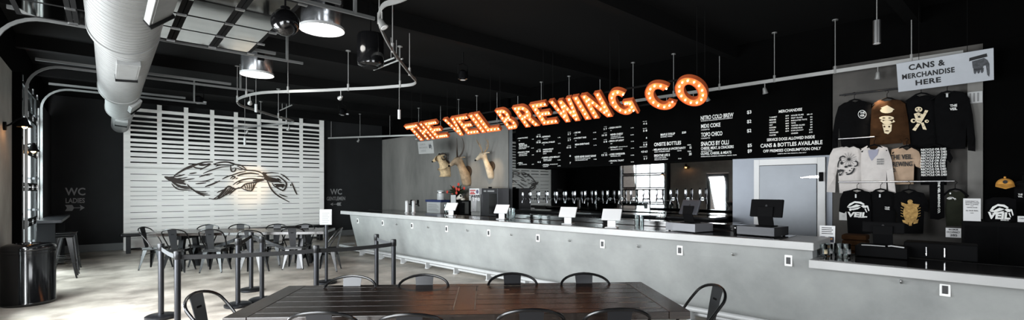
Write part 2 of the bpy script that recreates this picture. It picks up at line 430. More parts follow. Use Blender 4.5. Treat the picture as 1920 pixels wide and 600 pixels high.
# ================================================================== THE BAR COUNTER
NE, ZT = 5.58, 1.06
S_L = S(642, NE) - 0.0
S_L = gp(642, 395, ZT).dot(U); S_R = gp(1529, 454, ZT).dot(U)
ctr = thing('bar_counter', 'long concrete bar counter with pale slab edge and slanted grey front', 'bar counter', B(S_R, NE, 0), RB)
def L(s, n, z): return Vector((S_R - s, n - NE, z))            # bar directions -> the counter's own axes
def lbox(mb, s0, s1, n0, n1, z0, z1):
    return mb.quadbox([L(s1, n0, z0), L(s0, n0, z0), L(s0, n1, z0), L(s1, n1, z0), L(s1, n0, z1), L(s0, n0, z1), L(s0, n1, z1), L(s1, n1, z1)])
lbox(MB(), S_R, S_L, NE, NE + 0.8, ZT - 0.085, ZT).build('counter_slab', 'slab', ctr, bevel=0.006)
lbox(MB(), S_R + 0.32, S_L - 0.05, NE + 0.06, NE + 0.72, ZT, ZT + 0.004).build('counter_reflection', 'dark_top', ctr)  # added dark sheet: the slab's reflection of the dark room, put into colour
NF0, NF1 = 5.9, 5.7                                            # front face: foot and top
S_END = S(658, NF1)
mb = MB()
mb.quadbox([L(S_END - 0.02, NF0, 0), L(-4.0, NF0, 0), L(-4.0, NE + 0.78, 0), L(S_END - 0.02, NE + 0.78, 0),
            L(S_END, NF1, ZT - 0.26), L(-4.0, NF1, ZT - 0.26), L(-4.0, NE + 0.78, ZT - 0.26), L(S_END, NE + 0.78, ZT - 0.26)])
mb.quadbox([L(S_END, NF1, ZT - 0.26), L(S_R + 0.03, NF1, ZT - 0.26), L(S_R + 0.03, NE + 0.78, ZT - 0.26), L(S_END, NE + 0.78, ZT - 0.26),
            L(S_END, NF1 - 0.03, ZT - 0.085), L(S_R + 0.03, NF1 - 0.03, ZT - 0.085), L(S_R + 0.03, NE + 0.78, ZT - 0.085), L(S_END, NE + 0.78, ZT - 0.085)])
mb.build('counter_front', 'concrete', ctr)
ZLOW = 0.885
S_LOW = gp(1523, 484, ZLOW).dot(U)
lbox(MB(), -4.0, S_LOW, NE - 0.02, NE + 0.85, ZLOW - 0.085, ZLOW).build('lower_slab', 'slab', ctr, bevel=0.006)
lbox(MB(), -3.95, S_LOW - 0.08, NE + 0.05, NE + 0.8, ZLOW, ZLOW + 0.004).build('lower_reflection', 'dark_top', ctr)  # added sheet again: the lower slab's dark reflection as a colour
tilt = (NF0 - NF1) / 0.8
def face_n(z): return NF1 + (ZT - 0.26 - z) * tilt if z < ZT - 0.26 else NF1 - 0.03 * (z - ZT + 0.26) / 0.175
for px, py in ((673, 414), (720, 418), (775, 423), (840, 429), (919, 436.5), (1011, 446), (1132, 457), (1277, 469), (1480, 488), (1772, 543)):
    low = px > 1600
    s, z = on_n(px, py, 5.72)
    n = face_n(z); white = px in (1132, 1277, 1772, 1011, 1480)
    k = 1.0
    o = lbox(MB(), s - 0.037 * k, s + 0.037 * k, n - 0.012, n + 0.03, z - 0.06, z + 0.06).build('outlet', 'outlet_white', ctr, bevel=0.004)
    lbox(MB(), s - 0.02, s + 0.02, n - 0.018, n - 0.011, z - 0.036, z + 0.036).build('socket', 'outlet_dark', o)
for px, py in ((747, 421), (806, 427), (880, 433), (962, 441), (1071, 452), (1200, 463), (1377, 478), (1690, 530)):
    s, z = on_n(px, py, 5.72); n = face_n(z)
    MB().tube([L(s, n + 0.01, z), L(s, n - 0.03, z), L(s, n - 0.045, z + 0.02)], 0.008).ball(L(s, n - 0.045, z + 0.022), 0.012).build('purse_hook', 'steel', ctr, smooth=True)
mb = MB(); lbox(mb, S_R + 0.9, S(964, 6.5), NE + 0.82, NE + 1.02, ZT + 0.0, ZT + 0.085); mb.build('back_ledge', 'black_gloss', ctr, bevel=0.006)

# foot rail
fr = thing('foot_rail', 'pale double pipe foot rail on small feet along the bar', 'foot rail', B(S_R, 5.5, 0), RB)
def LF(s, n, z): return Vector((S_R - s, n - 5.5, z))
NRL = 5.62; s_far = gp(643, 459, 0.15).dot(U)
MB().tube([LF(s_far + 0.02, NRL + 0.45, 0.15), LF(s_far + 0.02, NRL + 0.12, 0.15), LF(s_far - 0.08, NRL, 0.15), LF(-4, NRL, 0.15)], 0.033, 10).build('rail', 'white_rail', fr, smooth=True)
MB().tube([LF(s_far - 0.1, NRL + 0.1, 0.075), LF(-4, NRL + 0.1, 0.075)], 0.028, 10).build('rail', 'white_rail', fr, smooth=True)
k = 0
sf = gp(680.7, 478).dot(U); stp = (gp(680.7, 478).dot(U) - gp(858, 512.7).dot(U)) / 4
while sf - k * stp > -3.6:
    s = sf - k * stp; k += 1
    ft = MB().box(LF(s + 0.012, NRL - 0.015, 0.012), LF(s - 0.012, NRL + 0.12, 0.12)).build('foot', 'white_rail', fr)
    MB().cyl(LF(s, NRL + 0.03, 0.0), LF(s, NRL + 0.03, 0.014), 0.055, seg=16).build('foot_plate', 'white_rail', ft)

# back counter: a low run below the trophies and a black cooler run under the taps
bc = thing('back_counter', 'black low back counter under the mounted animal heads', 'counter', B(S_TROPHY + 0.03, 8.3, 0), RB)
MB().box((-5.8, 0.03, 0), (0, 0.7, 0.86)).build('cabinet', 'black_plastic', bc)
MB().box((-5.85, 0, 0.86), (0, 0.72, 0.9)).build('worktop', 'dark_top', bc, bevel=0.004)
b2 = thing('back_bar', 'black back bar cabinet run beneath the beer taps', 'counter', B(S(1373, NM) + 0.05, 7.85, 0), RB)
ln = S(960, NM) - S(1373, NM) - 0.15
MB().box((-ln, 0, 0), (0, 0.62, 1.1)).build('cabinet', 'black_plastic', b2)
MB().box((-ln, -0.02, 1.1), (0, 0.64, 1.14)).build('worktop', 'black_gloss', b2, bevel=0.004)
# ================================================================== METAL CHAIRS
def bez(p0, p1, p2, p3, n=8):
    p0, p1, p2, p3 = map(Vector, (p0, p1, p2, p3)); out = []
    for i in range(n + 1):
        t = i / n; u = 1 - t
        out.append(p0 * u**3 + p1 * 3 * u * u * t + p2 * 3 * u * t * t + p3 * t**3)
    return out
def make_leg(sx, sy, zt=0.43, tx=0.155, ty=0.15, bx=0.205, by=0.215):
    """tapered folded sheet leg: wide at the seat, narrow at the foot"""
    mb = MB()
    for axis in (0, 1):
        w0, w1 = 0.085, 0.024; t = 0.006
        def P(w, z, d):
            k = z / zt; x = bx + (tx - bx) * k; y = by + (ty - by) * k
            if axis == 0: return Vector((sx * (x - w), sy * (y - d), z))
            return Vector((sx * (x - d), sy * (y - w), z))
        mb.quadbox([P(0, 0.012, 0), P(w1, 0.012, 0), P(w1, 0.012, t), P(0, 0.012, t), P(0, zt, 0), P(w0, zt, 0), P(w0, zt, t), P(0, zt, t)])
    mb.cyl((sx * (bx - 0.01), sy * (by - 0.01), 0), (sx * (bx - 0.01), sy * (by - 0.01), 0.018), 0.014, seg=10)
    return mb
def make_chair(label, group):
    t = thing('metal_chair', label, 'chair', (0, 0, 0), 0, group)
    mb = MB()
    mb.box((-0.18, -0.175, 0.437), (0.18, 0.185, 0.452))
    seat = mb.build('seat', 'chair_black', t, bevel=0.02, bseg=3)
    MB().box((-0.172, -0.167, 0.395), (0.172, 0.177, 0.438)).build('seat_skirt', 'chair_black', seat, bevel=0.012)
    mb = MB()
    for k in range(3): mb.cyl((0.05 * (k - 1), -0.02, 0.4525), (0.05 * (k - 1), -0.02, 0.4535), 0.008, seg=10)
    mb.build('drain_holes', 'black_plastic', seat)
    for sx in (-1, 1):
        for sy in (-1, 1): make_leg(sx, sy).build('leg', 'gun_metal' if sy > 0 else 'chair_black', t)
    MB().tube([(-0.175, -0.175, 0.3), (0, 0, 0.335), (0.175, 0.175, 0.3)], 0.008, 6).tube([(0.175, -0.175, 0.3), (0, 0, 0.338), (-0.175, 0.175, 0.3)], 0.008, 6).build('stretcher', 'chair_black', t)
    # hoop of the back
    right = bez((0.186, 0.03, 0.43), (0.215, -0.03, 0.58), (0.228, -0.12, 0.68), (0.215, -0.19, 0.765), 8) + bez((0.215, -0.19, 0.765), (0.2, -0.225, 0.81), (0.12, -0.255, 0.842), (0, -0.26, 0.845), 7)[1:]
    left = [Vector((-p.x, p.y, p.z)) for p in reversed(right[:-1])]
    MB().tube(right + left, 0.0115, 8).build('back_frame', 'chair_black', t, smooth=True)
    pts = bez((0, -0.168, 0.445), (0, -0.2, 0.56), (0, -0.225, 0.72), (0, -0.257, 0.838), 8)
    wd = [0.105 + 0.055 * i / 8 for i in range(9)]
    sp = MB().ribbon(pts, 0.12, 0.006, (0, 1, 0.25), wd).build('backrest', 'chair_plate', t)
    c = pts[6]
    MB().box((-0.03, -0.0055, -0.009), (0.03, 0.0055, 0.009), Matrix.Translation(c) @ Matrix.Rotation(R(12), 4, 'X')).build('grip_slot', 'black_plastic', sp, bevel=0.006)
    return t

# ------------------------------------------------------------------ the near table
def tabletop_material():
    m = bpy.data.materials.new('dark_planks'); m.use_nodes = True; nt = m.node_tree; p = nt.nodes['Principled BSDF']
    tc = nt.nodes.new('ShaderNodeTexCoord'); mp = nt.nodes.new('ShaderNodeMapping'); mp.inputs['Scale'].default_value = (1.4, 26, 26)
    n = nt.nodes.new('ShaderNodeTexNoise'); n.inputs['Scale'].default_value = 2.4; n.inputs['Detail'].default_value = 8; n.inputs['Roughness'].default_value = 0.7
    nt.links.new(tc.outputs['Object'], mp.inputs[0]); nt.links.new(mp.outputs[0], n.inputs['Vector'])
    r = nt.nodes.new('ShaderNodeValToRGB')
    r.color_ramp.elements[0].position = 0.3; r.color_ramp.elements[0].color = rgb((15, 13, 12))
    r.color_ramp.elements[1].position = 0.62; r.color_ramp.elements[1].color = rgb((36, 27, 22))
    e = r.color_ramp.elements.new(0.74); e.color = rgb((92, 80, 70))
    nt.links.new(n.outputs['Fac'], r.inputs['Fac']); nt.links.new(r.outputs['Color'], p.inputs['Base Color'])
    rr = nt.nodes.new('ShaderNodeMapRange'); rr.inputs['To Min'].default_value = 0.12; rr.inputs['To Max'].default_value = 0.34
    nt.links.new(n.outputs['Fac'], rr.inputs['Value']); nt.links.new(rr.outputs[0], p.inputs['Roughness'])
    b = nt.nodes.new('ShaderNodeBump'); b.inputs['Strength'].default_value = 0.2; b.inputs['Distance'].default_value = 0.004
    nt.links.new(n.outputs['Fac'], b.inputs['Height']); nt.links.new(b.outputs[0], p.inputs['Normal'])
    p.inputs['Specular IOR Level'].default_value = 0.6
    return m
M['planks'] = tabletop_material()
M['worn_edge'] = mat('worn_edge', (150, 134, 118), 0.6, vary=0.5, scale=20, color2=(60, 48, 40))
def table(label, c, ang, ln, wd, zt, seams):
    t = thing('dining_table', label, 'table', (c.x, c.y, 0), ang)
    hx, hy = ln / 2, wd / 2; th = 0.055; bw = 0.15
    MB().box((-hx, -hy, zt - th), (-hx + bw, hy, zt)).build('breadboard_end', 'planks', t, bevel=0.003)
    MB().box((hx - bw, -hy, zt - th), (hx, hy, zt)).build('breadboard_end', 'planks', t, bevel=0.003)
    mid = 0.075
    MB().box((-mid, -hy + 0.11, zt - th), (mid, hy - 0.11, zt)).build('middle_board', 'planks', t, bevel=0.003)
    edges = [-hy, -hy + 0.11] + [-hy + 0.11 + (wd - 0.22) * k / 5 for k in range(1, 5)] + [hy - 0.11, hy]
    for i in range(len(edges) - 1):
        y0, y1 = edges[i] + 0.0015, edges[i + 1] - 0.0015
        if i in (0, len(edges) - 2):
            MB().box((-hx + bw + 0.002, y0, zt - th), (hx - bw - 0.002, y1, zt)).build('plank', 'planks', t, bevel=0.003)
        else:
            MB().box((-hx + bw + 0.002, y0, zt - th), (-mid - 0.002, y1, zt)).build('plank', 'planks', t, bevel=0.003)
            MB().box((mid + 0.002, y0, zt - th), (hx - bw - 0.002, y1, zt)).build('plank', 'planks', t, bevel=0.003)
    if seams:
        mb = MB()
        rnd = random.Random(3)
        for e in edges[1:-1]:
            x = mid + 0.02
            while x < hx - bw - 0.1:
                l = rnd.uniform(0.1, 0.5)
                if rnd.random() < 0.6: mb.box((x, e - 0.0028, zt + 0.0002), (min(x + l, hx - bw - 0.02), e + 0.0028, zt + 0.0008))
                x += l + rnd.uniform(0.03, 0.2)
        mb.box((-mid - 0.004, -hy + 0.13, zt + 0.0002), (-mid + 0.002, hy - 0.13, zt + 0.0008)); mb.box((mid - 0.002, -hy + 0.13, zt + 0.0002), (mid + 0.003, hy - 0.3, zt + 0.0008))
        mb.build('worn_seams', 'worn_edge', t)['kind'] = 'stuff'
    # trestle ends with a crossed brace
    for sx in (-1, 1):
        x = sx * (hx - 0.5); mb = MB()
        for sy in (-1, 1):
            mb.ribbon([(x, sy * (hy - 0.12), 0), (x, sy * (hy - 0.28), zt - th)], 0.09, 0.09, (1, 0, 0))
        mb.box((x - 0.04, -hy + 0.14, zt - th - 0.09), (x + 0.04, hy - 0.14, zt - th)); mb.box((x - 0.03, -hy + 0.2, 0.18), (x + 0.03, hy - 0.2, 0.26))
        mb.build('trestle', 'gun_metal', t)
    mb = MB()
    mb.ribbon([(-hx + 0.5, 0, 0.2), (0, 0, zt - th - 0.03)], 0.06, 0.05, (0, 1, 0)); mb.ribbon([(hx - 0.5, 0.0, 0.2), (0, 0.0, zt - th - 0.03)], 0.06, 0.05, (0, 1, 0))
    mb.build('brace', 'gun_metal', t)
    return t
bl, brr, frr, fll = gp(540, 537, .76), gp(1205, 528, .76), gp(1298, 584, .76), gp(413, 594, .76)
TC = (bl + brr + frr + fll) / 4; d = (brr - bl) + (frr - fll); TA = math.atan2(d.y, d.x)
table('long dark plank dining table in the foreground, glossy and worn', TC, TA, 3.14, 1.04, 0.76, True)
fa, fb = gp(275, 438, .76), gp(607, 434, .76)
d = fb - fa; FA = math.atan2(d.y, d.x); nrm = Vector((-math.sin(FA), math.cos(FA), 0))
FC = (fa + fb) / 2 + nrm * 0.5
table('long dark dining table before the white slatted screen', FC, FA, d.length, 1.0, 0.76, False)

chair0 = None
def place_chair(px, py, ang, label, group, push=0.0):
    """px, py: the top of the chair's hoop in the photograph (0.845 m above the floor)"""
    global chair0
    p = gp(px, py, 0.845); p.z = 0
    f = Vector((-math.sin(ang), math.cos(ang), 0))
    c = p + f * (0.26 + push)
    if chair0 is None:
        chair0 = make_chair(label, group); chair0.location = c; chair0.rotation_euler = (0, 0, ang); return chair0
    return copy_thing(chair0, c, ang, label, group)
G1, G2 = 'chairs around the near table', 'chairs around the far table'
for px, py, w in ((663, 516, 'first from the left on the far side of the near table'), (797, 514, 'second from the left on the far side of the near table'),
                  (960, 511.5, 'third from the left on the far side of the near table'), (1093, 511.5, 'rightmost on the far side of the near table')):
    place_chair(px, py, TA + PI, 'black metal chair, ' + w, G1, 0.03)
for px, py, w in ((597, 586, 'leftmost in the bottom row on the viewer side of the near table'), (767, 590, 'second of four on the viewer side of the near table'),
                  (997, 581, 'third of four on the viewer side of the near table'), (1163, 580, 'rightmost of four on the viewer side of the near table')):
    place_chair(px, py, TA, 'black metal chair, ' + w, G1)
place_chair(366, 549, TA - PI / 2, 'black metal chair at the left end of the near table', G1)
place_chair(1347, 536, TA + PI / 2, 'glossy black metal chair at the right end of the near table', G1)
for px, py, w in ((322, 430, 'leftmost'), (392, 430, 'second from left'), (466, 432, 'third from left'), (547, 427, 'rightmost by the sign stand')):
    place_chair(px, py, FA, 'black metal chair, back turned at the far table, front row, ' + w, G2)
for px, py, w in ((394, 421, 'leftmost'), (452, 420, 'second from left'), (521, 420, 'third from left'), (573, 420, 'rightmost')):
    place_chair(px, py, FA + PI, 'black metal chair beyond the far table, rear row, ' + w, G2, 0.02)
place_chair(266, 426, FA - PI / 2, 'black metal chair in profile at the left end of the far table', G2)
place_chair(641, 427, FA + PI / 2, 'black metal chair at the right end of the far table beside the sign stand', G2)

# bench against the slatted screen
pb = gp(225, 449, 0.5)
bn = thing('bench', 'long low black bench along the foot of the white slatted screen', 'bench', (0.25, 15.35, 0))
MB().box((0, -0.22, 0.42), (5.0, 0.22, 0.5)).build('bench_seat', 'gun_metal', bn, bevel=0.03, bseg=3)
for x in (0.12, 1.7, 3.3, 4.85):
    MB().box((x, -0.17, 0), (x + 0.09, -0.08, 0.42)).box((x, 0.08, 0), (x + 0.09, 0.17, 0.42)).box((x, -0.08, 0.06), (x + 0.09, 0.08, 0.12)).build('leg', 'gun_metal', bn)

# high table and stools along the left wall
ht = thing('high_table', 'black narrow bar height table below the glazed door on the left wall', 'table', (-0.82, 11.4, 0))
MB().box((-0.09, 0, 1.02), (0.22, 2.5, 1.07)).build('table_top', 'gun_metal', ht, bevel=0.004)
MB().box((-0.09, 0.02, 0), (0.14, 0.07, 1.02)).build('end_panel', 'black_plastic', ht)
MB().box((-0.09, 2.43, 0), (0.14, 2.48, 1.02)).build('end_panel', 'black_plastic', ht)
MB().box((-0.08, 0.07, 0.9), (-0.05, 2.43, 1.02)).build('apron', 'black_plastic', ht)
def make_stool(label):
    t = thing('bar_stool', label, 'stool', (0, 0, 0), 0, 'stools at the high table')
    MB().box((-0.15, -0.15, 0.735), (0.15, 0.15, 0.755)).build('seat', 'chair_black', t, bevel=0.02, bseg=3)
    for sx in (-1, 1):
        for sy in (-1, 1): make_leg(sx, sy, 0.735, 0.13, 0.13, 0.2, 0.2).build('leg', 'chair_black', t)
    mb = MB()
    for a, b in (((-1, -1), (1, -1)), ((1, -1), (1, 1)), ((1, 1), (-1, 1)), ((-1, 1), (-1, -1))):
        mb.tube([(a[0] * .175, a[1] * .175, .27), (b[0] * .175, b[1] * .175, .27)], 0.009, 6)
    mb.build('foot_ring', 'chair_black', t)
    return t
st = make_stool('black metal bar stool under the high table, nearest the trash can'); st.location = (-0.6, 11.78, 0)
copy_thing(st, (-0.6, 12.36, 0), 0.05, 'black metal bar stool under the high table, second from the trash can')
copy_thing(st, (-0.6, 12.95, 0), -0.04, 'black metal bar stool under the high table, furthest from us')

# trash can
tc_ = thing('trash_can', 'tall shiny black metal trash can against the left wall', 'trash can', (-0.83, 9.45, 0))
MB().lathe([(0.27, 0), (0.285, 0.02), (0.285, 0.05), (0.278, 0.06), (0.278, 0.72), (0.287, 0.725), (0.287, 0.76), (0.278, 0.765)], seg=40).build('body', 'black_gloss', tc_, smooth=True)
MB().lathe([(0.28, 0.765), (0.285, 0.79), (0.27, 0.82), (0.22, 0.845), (0.13, 0.852), (0.12, 0.83), (0.1, 0.8)], seg=40).build('lid', 'black_gloss', tc_, smooth=True)

# ================================================================== ROPE POSTS
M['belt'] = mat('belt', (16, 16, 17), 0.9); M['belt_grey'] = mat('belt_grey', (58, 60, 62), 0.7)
M['post'] = mat('post', (44, 45, 48), 0.32, metal=0.8)
posts = {}
def make_post(key, p, label, ztop=0.93):
    t = thing('barrier_post', label, 'barrier post', (p.x, p.y, 0), 0, 'retractable belt barrier posts')
    MB().lathe([(0.165, 0), (0.17, 0.008), (0.17, 0.03), (0.15, 0.042), (0.05, 0.05)], seg=32).build('base', 'post', t, smooth=True)
    MB().cyl((0, 0, 0.045), (0, 0, ztop - 0.09), 0.031, seg=20).build('pole', 'post', t, smooth=True)
    MB().lathe([(0.034, ztop - 0.09), (0.038, ztop - 0.085), (0.038, ztop - 0.012), (0.034, ztop), (0.012, ztop)], seg=20).build('belt_head', 'gun_metal', t, smooth=True)
    posts[key] = p; return t
def top_at(px, py, z=0.9):
    p = gp(px, py, z); p.z = 0; return p
make_post('A', gp(302, 596), 'black barrier post farthest left, its whole base showing')
make_post('B', top_at(333, 476), 'black barrier post just right of the leftmost one, by the left end chair')
make_post('C', gp(446, 574), 'black barrier post left of the pair in the middle, base half behind the table corner')
make_post('D', gp(471, 545), 'black barrier post standing farthest back in the middle, whole round base showing')
make_post('E', top_at(491, 447), 'black barrier post right of the middle pair, its foot hidden by the near table')
make_post('F', top_at(593, 464.5), 'black barrier post just left of the framed sign stand, foot hidden by the table')
make_post('G', top_at(706, 443), 'black barrier post in front of the bar, the left of the right hand pair')
make_post('H', top_at(738, 453), 'black barrier post in front of the bar, the rightmost of all')
def belt(a, b, label, m, z=0.862, sag=0.012):
    p, q = posts[a], posts[b]; d = (q - p); ln = d.length; ang = math.atan2(d.y, d.x)
    c = (p + q) / 2
    pts = [(-ln / 2 + 0.036 + (ln - 0.072) * k / 10, 0, z - sag * (1 - (2 * k / 10 - 1) ** 2)) for k in range(11)]
    o = MB().ribbon([Vector((x, y, zz - z)) for x, y, zz in pts], 0.05, 0.003, (0, 1, 0)).build('barrier_belt', m)
    o.location = (c.x, c.y, z); o.rotation_euler = (0, 0, ang)
    tag(o, label, 'belt', 'belts between the barrier posts')
belt('A', 'B', 'short barrier belt between the two leftmost posts, grey in the light', 'belt_grey')  # lighter belt material: the light on this belt is put into its colour
belt('B', 'F', 'long black barrier belt running from the left pair of posts to the sign stand', 'belt')
belt('F', 'H', 'black barrier belt from the sign stand to the rightmost post', 'belt')
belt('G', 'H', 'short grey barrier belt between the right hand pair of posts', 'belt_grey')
belt('C', 'D', 'short black barrier belt between the post by the table corner and the one farthest back', 'belt')
belt('D', 'E', 'short barrier belt from the farthest back post to the one right of it', 'belt')

# framed sign on a post
p = gp(612, 531)
ss = thing('sign_stand', 'framed white notice on a slim black post stand', 'sign stand', (p.x, p.y, 0), -YAW + R(6))
MB().lathe([(0.17, 0), (0.175, 0.008), (0.175, 0.03), (0.15, 0.042), (0.04, 0.05)], seg=32).build('base', 'post', ss, smooth=True)
MB().cyl((0, 0, 0.045), (0, 0, 1.0), 0.026, seg=16).build('pole', 'post', ss, smooth=True)
z0 = HC - (421 - HY) / F * 8.09; z1 = HC - (392 - HY) / F * 8.09
fm = MB().box((-0.1, -0.04, z0), (0.1, -0.025, z1)).build('sign_frame', 'galv', ss, bevel=0.003)
MB().box((-0.083, -0.043, z0 + 0.02), (0.083, -0.039, z1 - 0.02)).build('paper', mat('notice_paper', (150, 150, 150), 0.8), fm)
mb = MB()
for k in range(6): mb.box((-0.06, -0.0445, z1 - 0.06 - k * 0.032), (0.06 - 0.02 * (k % 2), -0.043, z1 - 0.07 - k * 0.032))
mb.build('printed_lines', 'text_dim', fm)
# ================================================================== WHITE SLATTED SCREEN
YS = 16.0
sc_ = thing('slat_screen', 'large white horizontal slat screen with a dark line drawing on the back wall', 'screen', (0.35, YS, 0))
SX0 = 0.35; SX1 = on_y(607, 300, YS).x
ys1 = [105, 130, 157, 175, 200, 212, 237, 250, 272, 288, 308, 325, 347, 370, 385, 407, 420, 443, 457, 487, 497, 530, 540, 573, 582]
ys3 = [14, 22, 70, 74.5, 122, 127, 173, 177.5, 208, 211, 243, 246, 275, 278, 325, 328.5, 375, 379, 425, 429, 458, 460, 490, 492, 523, 525, 578]
zs = [on_y(271.7, 180 + v / 4.285, YS).z for v in ys1] + [on_y(271.7, 310 + v / 4.285, YS).z for v in ys3]
mb = MB()
for k in range(0, len(zs) - 1, 2):
    mb.box((0, -0.022, zs[k + 1]), (SX1 - SX0, 0, zs[k]))
mb.box((0.0, -0.021, 0.06), (SX1 - SX0, 0, zs[-1] - 0.01)) if zs[-1] > 0.2 else None
mb.build('slat_boards', 'slat_white', sc_)
for px in (238, 299, 349, 398, 442.5, 486, 526, 565, 603.5):
    x = on_y(px, 300, YS).x - SX0; wd = 0.1 if px not in (238, 603.5) else 0.14
    MB().box((x - wd / 2, 0.0, 0), (x + wd / 2, 0.05, 4.05)).build('stud', 'slat_white', sc_)
    if wd > 0.11 or px == 603.5: pass
MB().box((0.1, 0.0, 3.98), (2.2, 0.05, 4.05)).build('top_rail', 'slat_white', sc_)

def A1(pts): return [(300 + x / 6, 290 + y / 6) for x, y in pts]
def A2(pts): return [(430 + x / 6, 290 + y / 6) for x, y in pts]
strokes = [   # (polyline, width in px)
 (A1([(50, 248), (100, 262), (160, 250)]), 4), (A1([(60, 255), (120, 285), (200, 300), (290, 335)]), 5), (A1([(80, 262), (180, 285), (275, 302)]), 5),
 (A1([(70, 258), (150, 275), (260, 292)]), 5), (A1([(110, 290), (200, 312), (270, 330)]), 3.5), (A1([(130, 300), (190, 340), (260, 362)]), 3),
 (A1([(155, 245), (190, 215), (250, 178), (300, 150), (360, 125), (430, 105), (500, 85), (595, 82)]), 3.2), (A1([(165, 248), (215, 240), (275, 222)]), 2.2),
 (A1([(205, 200), (270, 168), (340, 145), (420, 110)]), 2.2), (A1([(185, 268), (250, 265), (305, 255)]), 1.8), (A1([(230, 290), (310, 280), (388, 268)]), 2),
 (A1([(330, 214), (365, 210), (410, 203)]), 2.2), (A1([(370, 130), (400, 148), (450, 155), (480, 150)]), 2.2), (A1([(440, 105), (490, 120), (545, 105), (560, 110), (500, 145), (450, 170)]), 2.4),
 (A1([(430, 108), (470, 118), (530, 112)]), 3), (A1([(485, 212), (540, 188), (620, 160), (700, 138), (790, 132)]), 2), (A1([(440, 252), (510, 228), (590, 213)]), 2.2),
 (A1([(445, 303), (520, 295), (608, 266)]), 1.8), (A1([(400, 327), (450, 324), (520, 317)]), 2), (A1([(507, 360), (580, 335), (675, 293)]), 2.6),
 (A1([(598, 108), (660, 90), (740, 82), (800, 92), (840, 105)]), 2.6), (A1([(625, 132), (660, 120), (690, 118)]), 1.8), (A1([(700, 275), (760, 245), (840, 222)]), 2),
 (A1([(130, 325), (170, 370), (220, 392), (300, 398), (365, 396)]), 2), (A1([(180, 345), (230, 365), (290, 378), (340, 380)]), 2.6), (A1([(305, 335), (340, 370), (380, 400), (440, 440), (500, 468)]), 2.4),
 (A1([(220, 350), (290, 360), (355, 372)]), 2), (A1([(385, 402), (440, 415), (520, 417)]), 1.8), (A1([(410, 412), (460, 432), (538, 437)]), 1.8), (A1([(430, 425), (480, 448), (560, 456)]), 1.8),
 (A1([(548, 490), (600, 500), (650, 495), (690, 478), (730, 455), (800, 420), (840, 395)]), 2.2), (A1([(600, 500), (660, 460), (710, 410), (770, 355), (815, 372), (840, 378)]), 2.2),
 (A1([(680, 470), (720, 420), (755, 375)]), 1.6), (A1([(705, 460), (745, 415), (780, 375)]), 1.6), (A1([(730, 450), (770, 410), (805, 375)]), 1.6), (A1([(755, 440), (795, 405), (830, 385)]), 1.6), (A1([(640, 428), (690, 405), (740, 385)]), 1.8),
 (A1([(650, 490), (690, 440), (735, 395)]), 3.2),
 (A2([(0, 92), (60, 110), (130, 120), (190, 165)]), 2.2), (A2([(15, 118), (15, 165), (30, 190), (60, 185), (70, 150), (25, 160)]), 2), (A2([(85, 125), (150, 160), (200, 175), (290, 182), (350, 200), (400, 235)]), 2.2),
 (A2([(80, 150), (120, 165), (150, 168)]), 1.6), (A2([(110, 140), (145, 160), (185, 168)]), 1.6),
 (A2([(0, 240), (60, 220), (120, 200), (185, 188)]), 2), (A2([(85, 238), (150, 218), (240, 208), (335, 220)]), 3), (A2([(10, 272), (40, 245), (65, 255), (30, 275)]), 2.2), (A2([(70, 272), (95, 262)]), 1.6),
 (A2([(310, 245), (350, 242), (385, 255)]), 2), (A2([(40, 340), (90, 305), (160, 280), (240, 268), (330, 275), (395, 270)]), 2.2), (A2([(80, 335), (120, 312), (160, 306)]), 1.6), (A2([(265, 292), (330, 290), (390, 285)]), 4),
 (A2([(0, 450), (40, 415), (80, 382), (130, 370), (180, 330), (250, 318), (300, 312), (395, 285)]), 2.2), (A2([(130, 372), (180, 395), (240, 408), (265, 385), (290, 335), (315, 305)]), 2.2),
 (A2([(0, 360), (30, 375), (60, 385), (100, 375)]), 2.4), (A2([(0, 385), (25, 380)]), 2), (A2([(0, 420), (40, 385)]), 2),
 (A2([(170, 340), (190, 390)]), 1.4), (A2([(195, 328), (212, 395)]), 1.4), (A2([(222, 322), (232, 400)]), 1.4), (A2([(248, 318), (250, 400)]), 1.4), (A2([(275, 315), (262, 385)]), 1.4),
 (A2([(375, 200), (400, 235), (430, 265), (480, 272), (560, 285)]), 6), (A2([(380, 200), (420, 205), (480, 203), (555, 210)]), 2), (A2([(370, 202), (405, 215), (420, 200)]), 2.4), (A2([(390, 265), (430, 280), (470, 290), (540, 300)]), 5),
 (A2([(430, 240), (500, 243), (550, 243), (590, 270), (635, 310), (640, 350), (625, 385), (600, 402), (560, 385), (520, 362), (500, 350), (480, 318)]), 2.4),
 (A2([(505, 335), (560, 340), (620, 335)]), 4), (A2([(520, 355), (570, 355), (630, 350)]), 3.5), (A2([(590, 330), (600, 375)]), 4), (A2([(510, 265), (550, 300), (590, 315)]), 3), (A2([(540, 265), (580, 295)]), 2),
 (A2([(425, 295), (445, 335), (470, 385), (510, 432), (560, 470), (620, 505), (675, 533)]), 2.2), (A2([(560, 442), (600, 460), (655, 476)]), 2), (A2([(575, 218), (620, 242), (675, 292)]), 2), (A2([(690, 330), (692, 355)]), 2),
 (A2([(700, 315), (720, 360), (745, 420), (762, 450)]), 2.2)]
def smooth_line(pts, n=3):
    out = []
    for i in range(len(pts) - 1):
        p0 = pts[max(i - 1, 0)]; p1 = pts[i]; p2 = pts[i + 1]; p3 = pts[min(i + 2, len(pts) - 1)]
        for k in range(n):
            t = k / n
            out.append(tuple(0.5 * (2 * p1[j] + (p2[j] - p0[j]) * t + (2 * p0[j] - 5 * p1[j] + 4 * p2[j] - p3[j]) * t * t + (3 * p1[j] - p0[j] - 3 * p2[j] + p3[j]) * t**3) for j in (0, 1)))
    out.append(tuple(pts[-1])); return out
mb = MB()
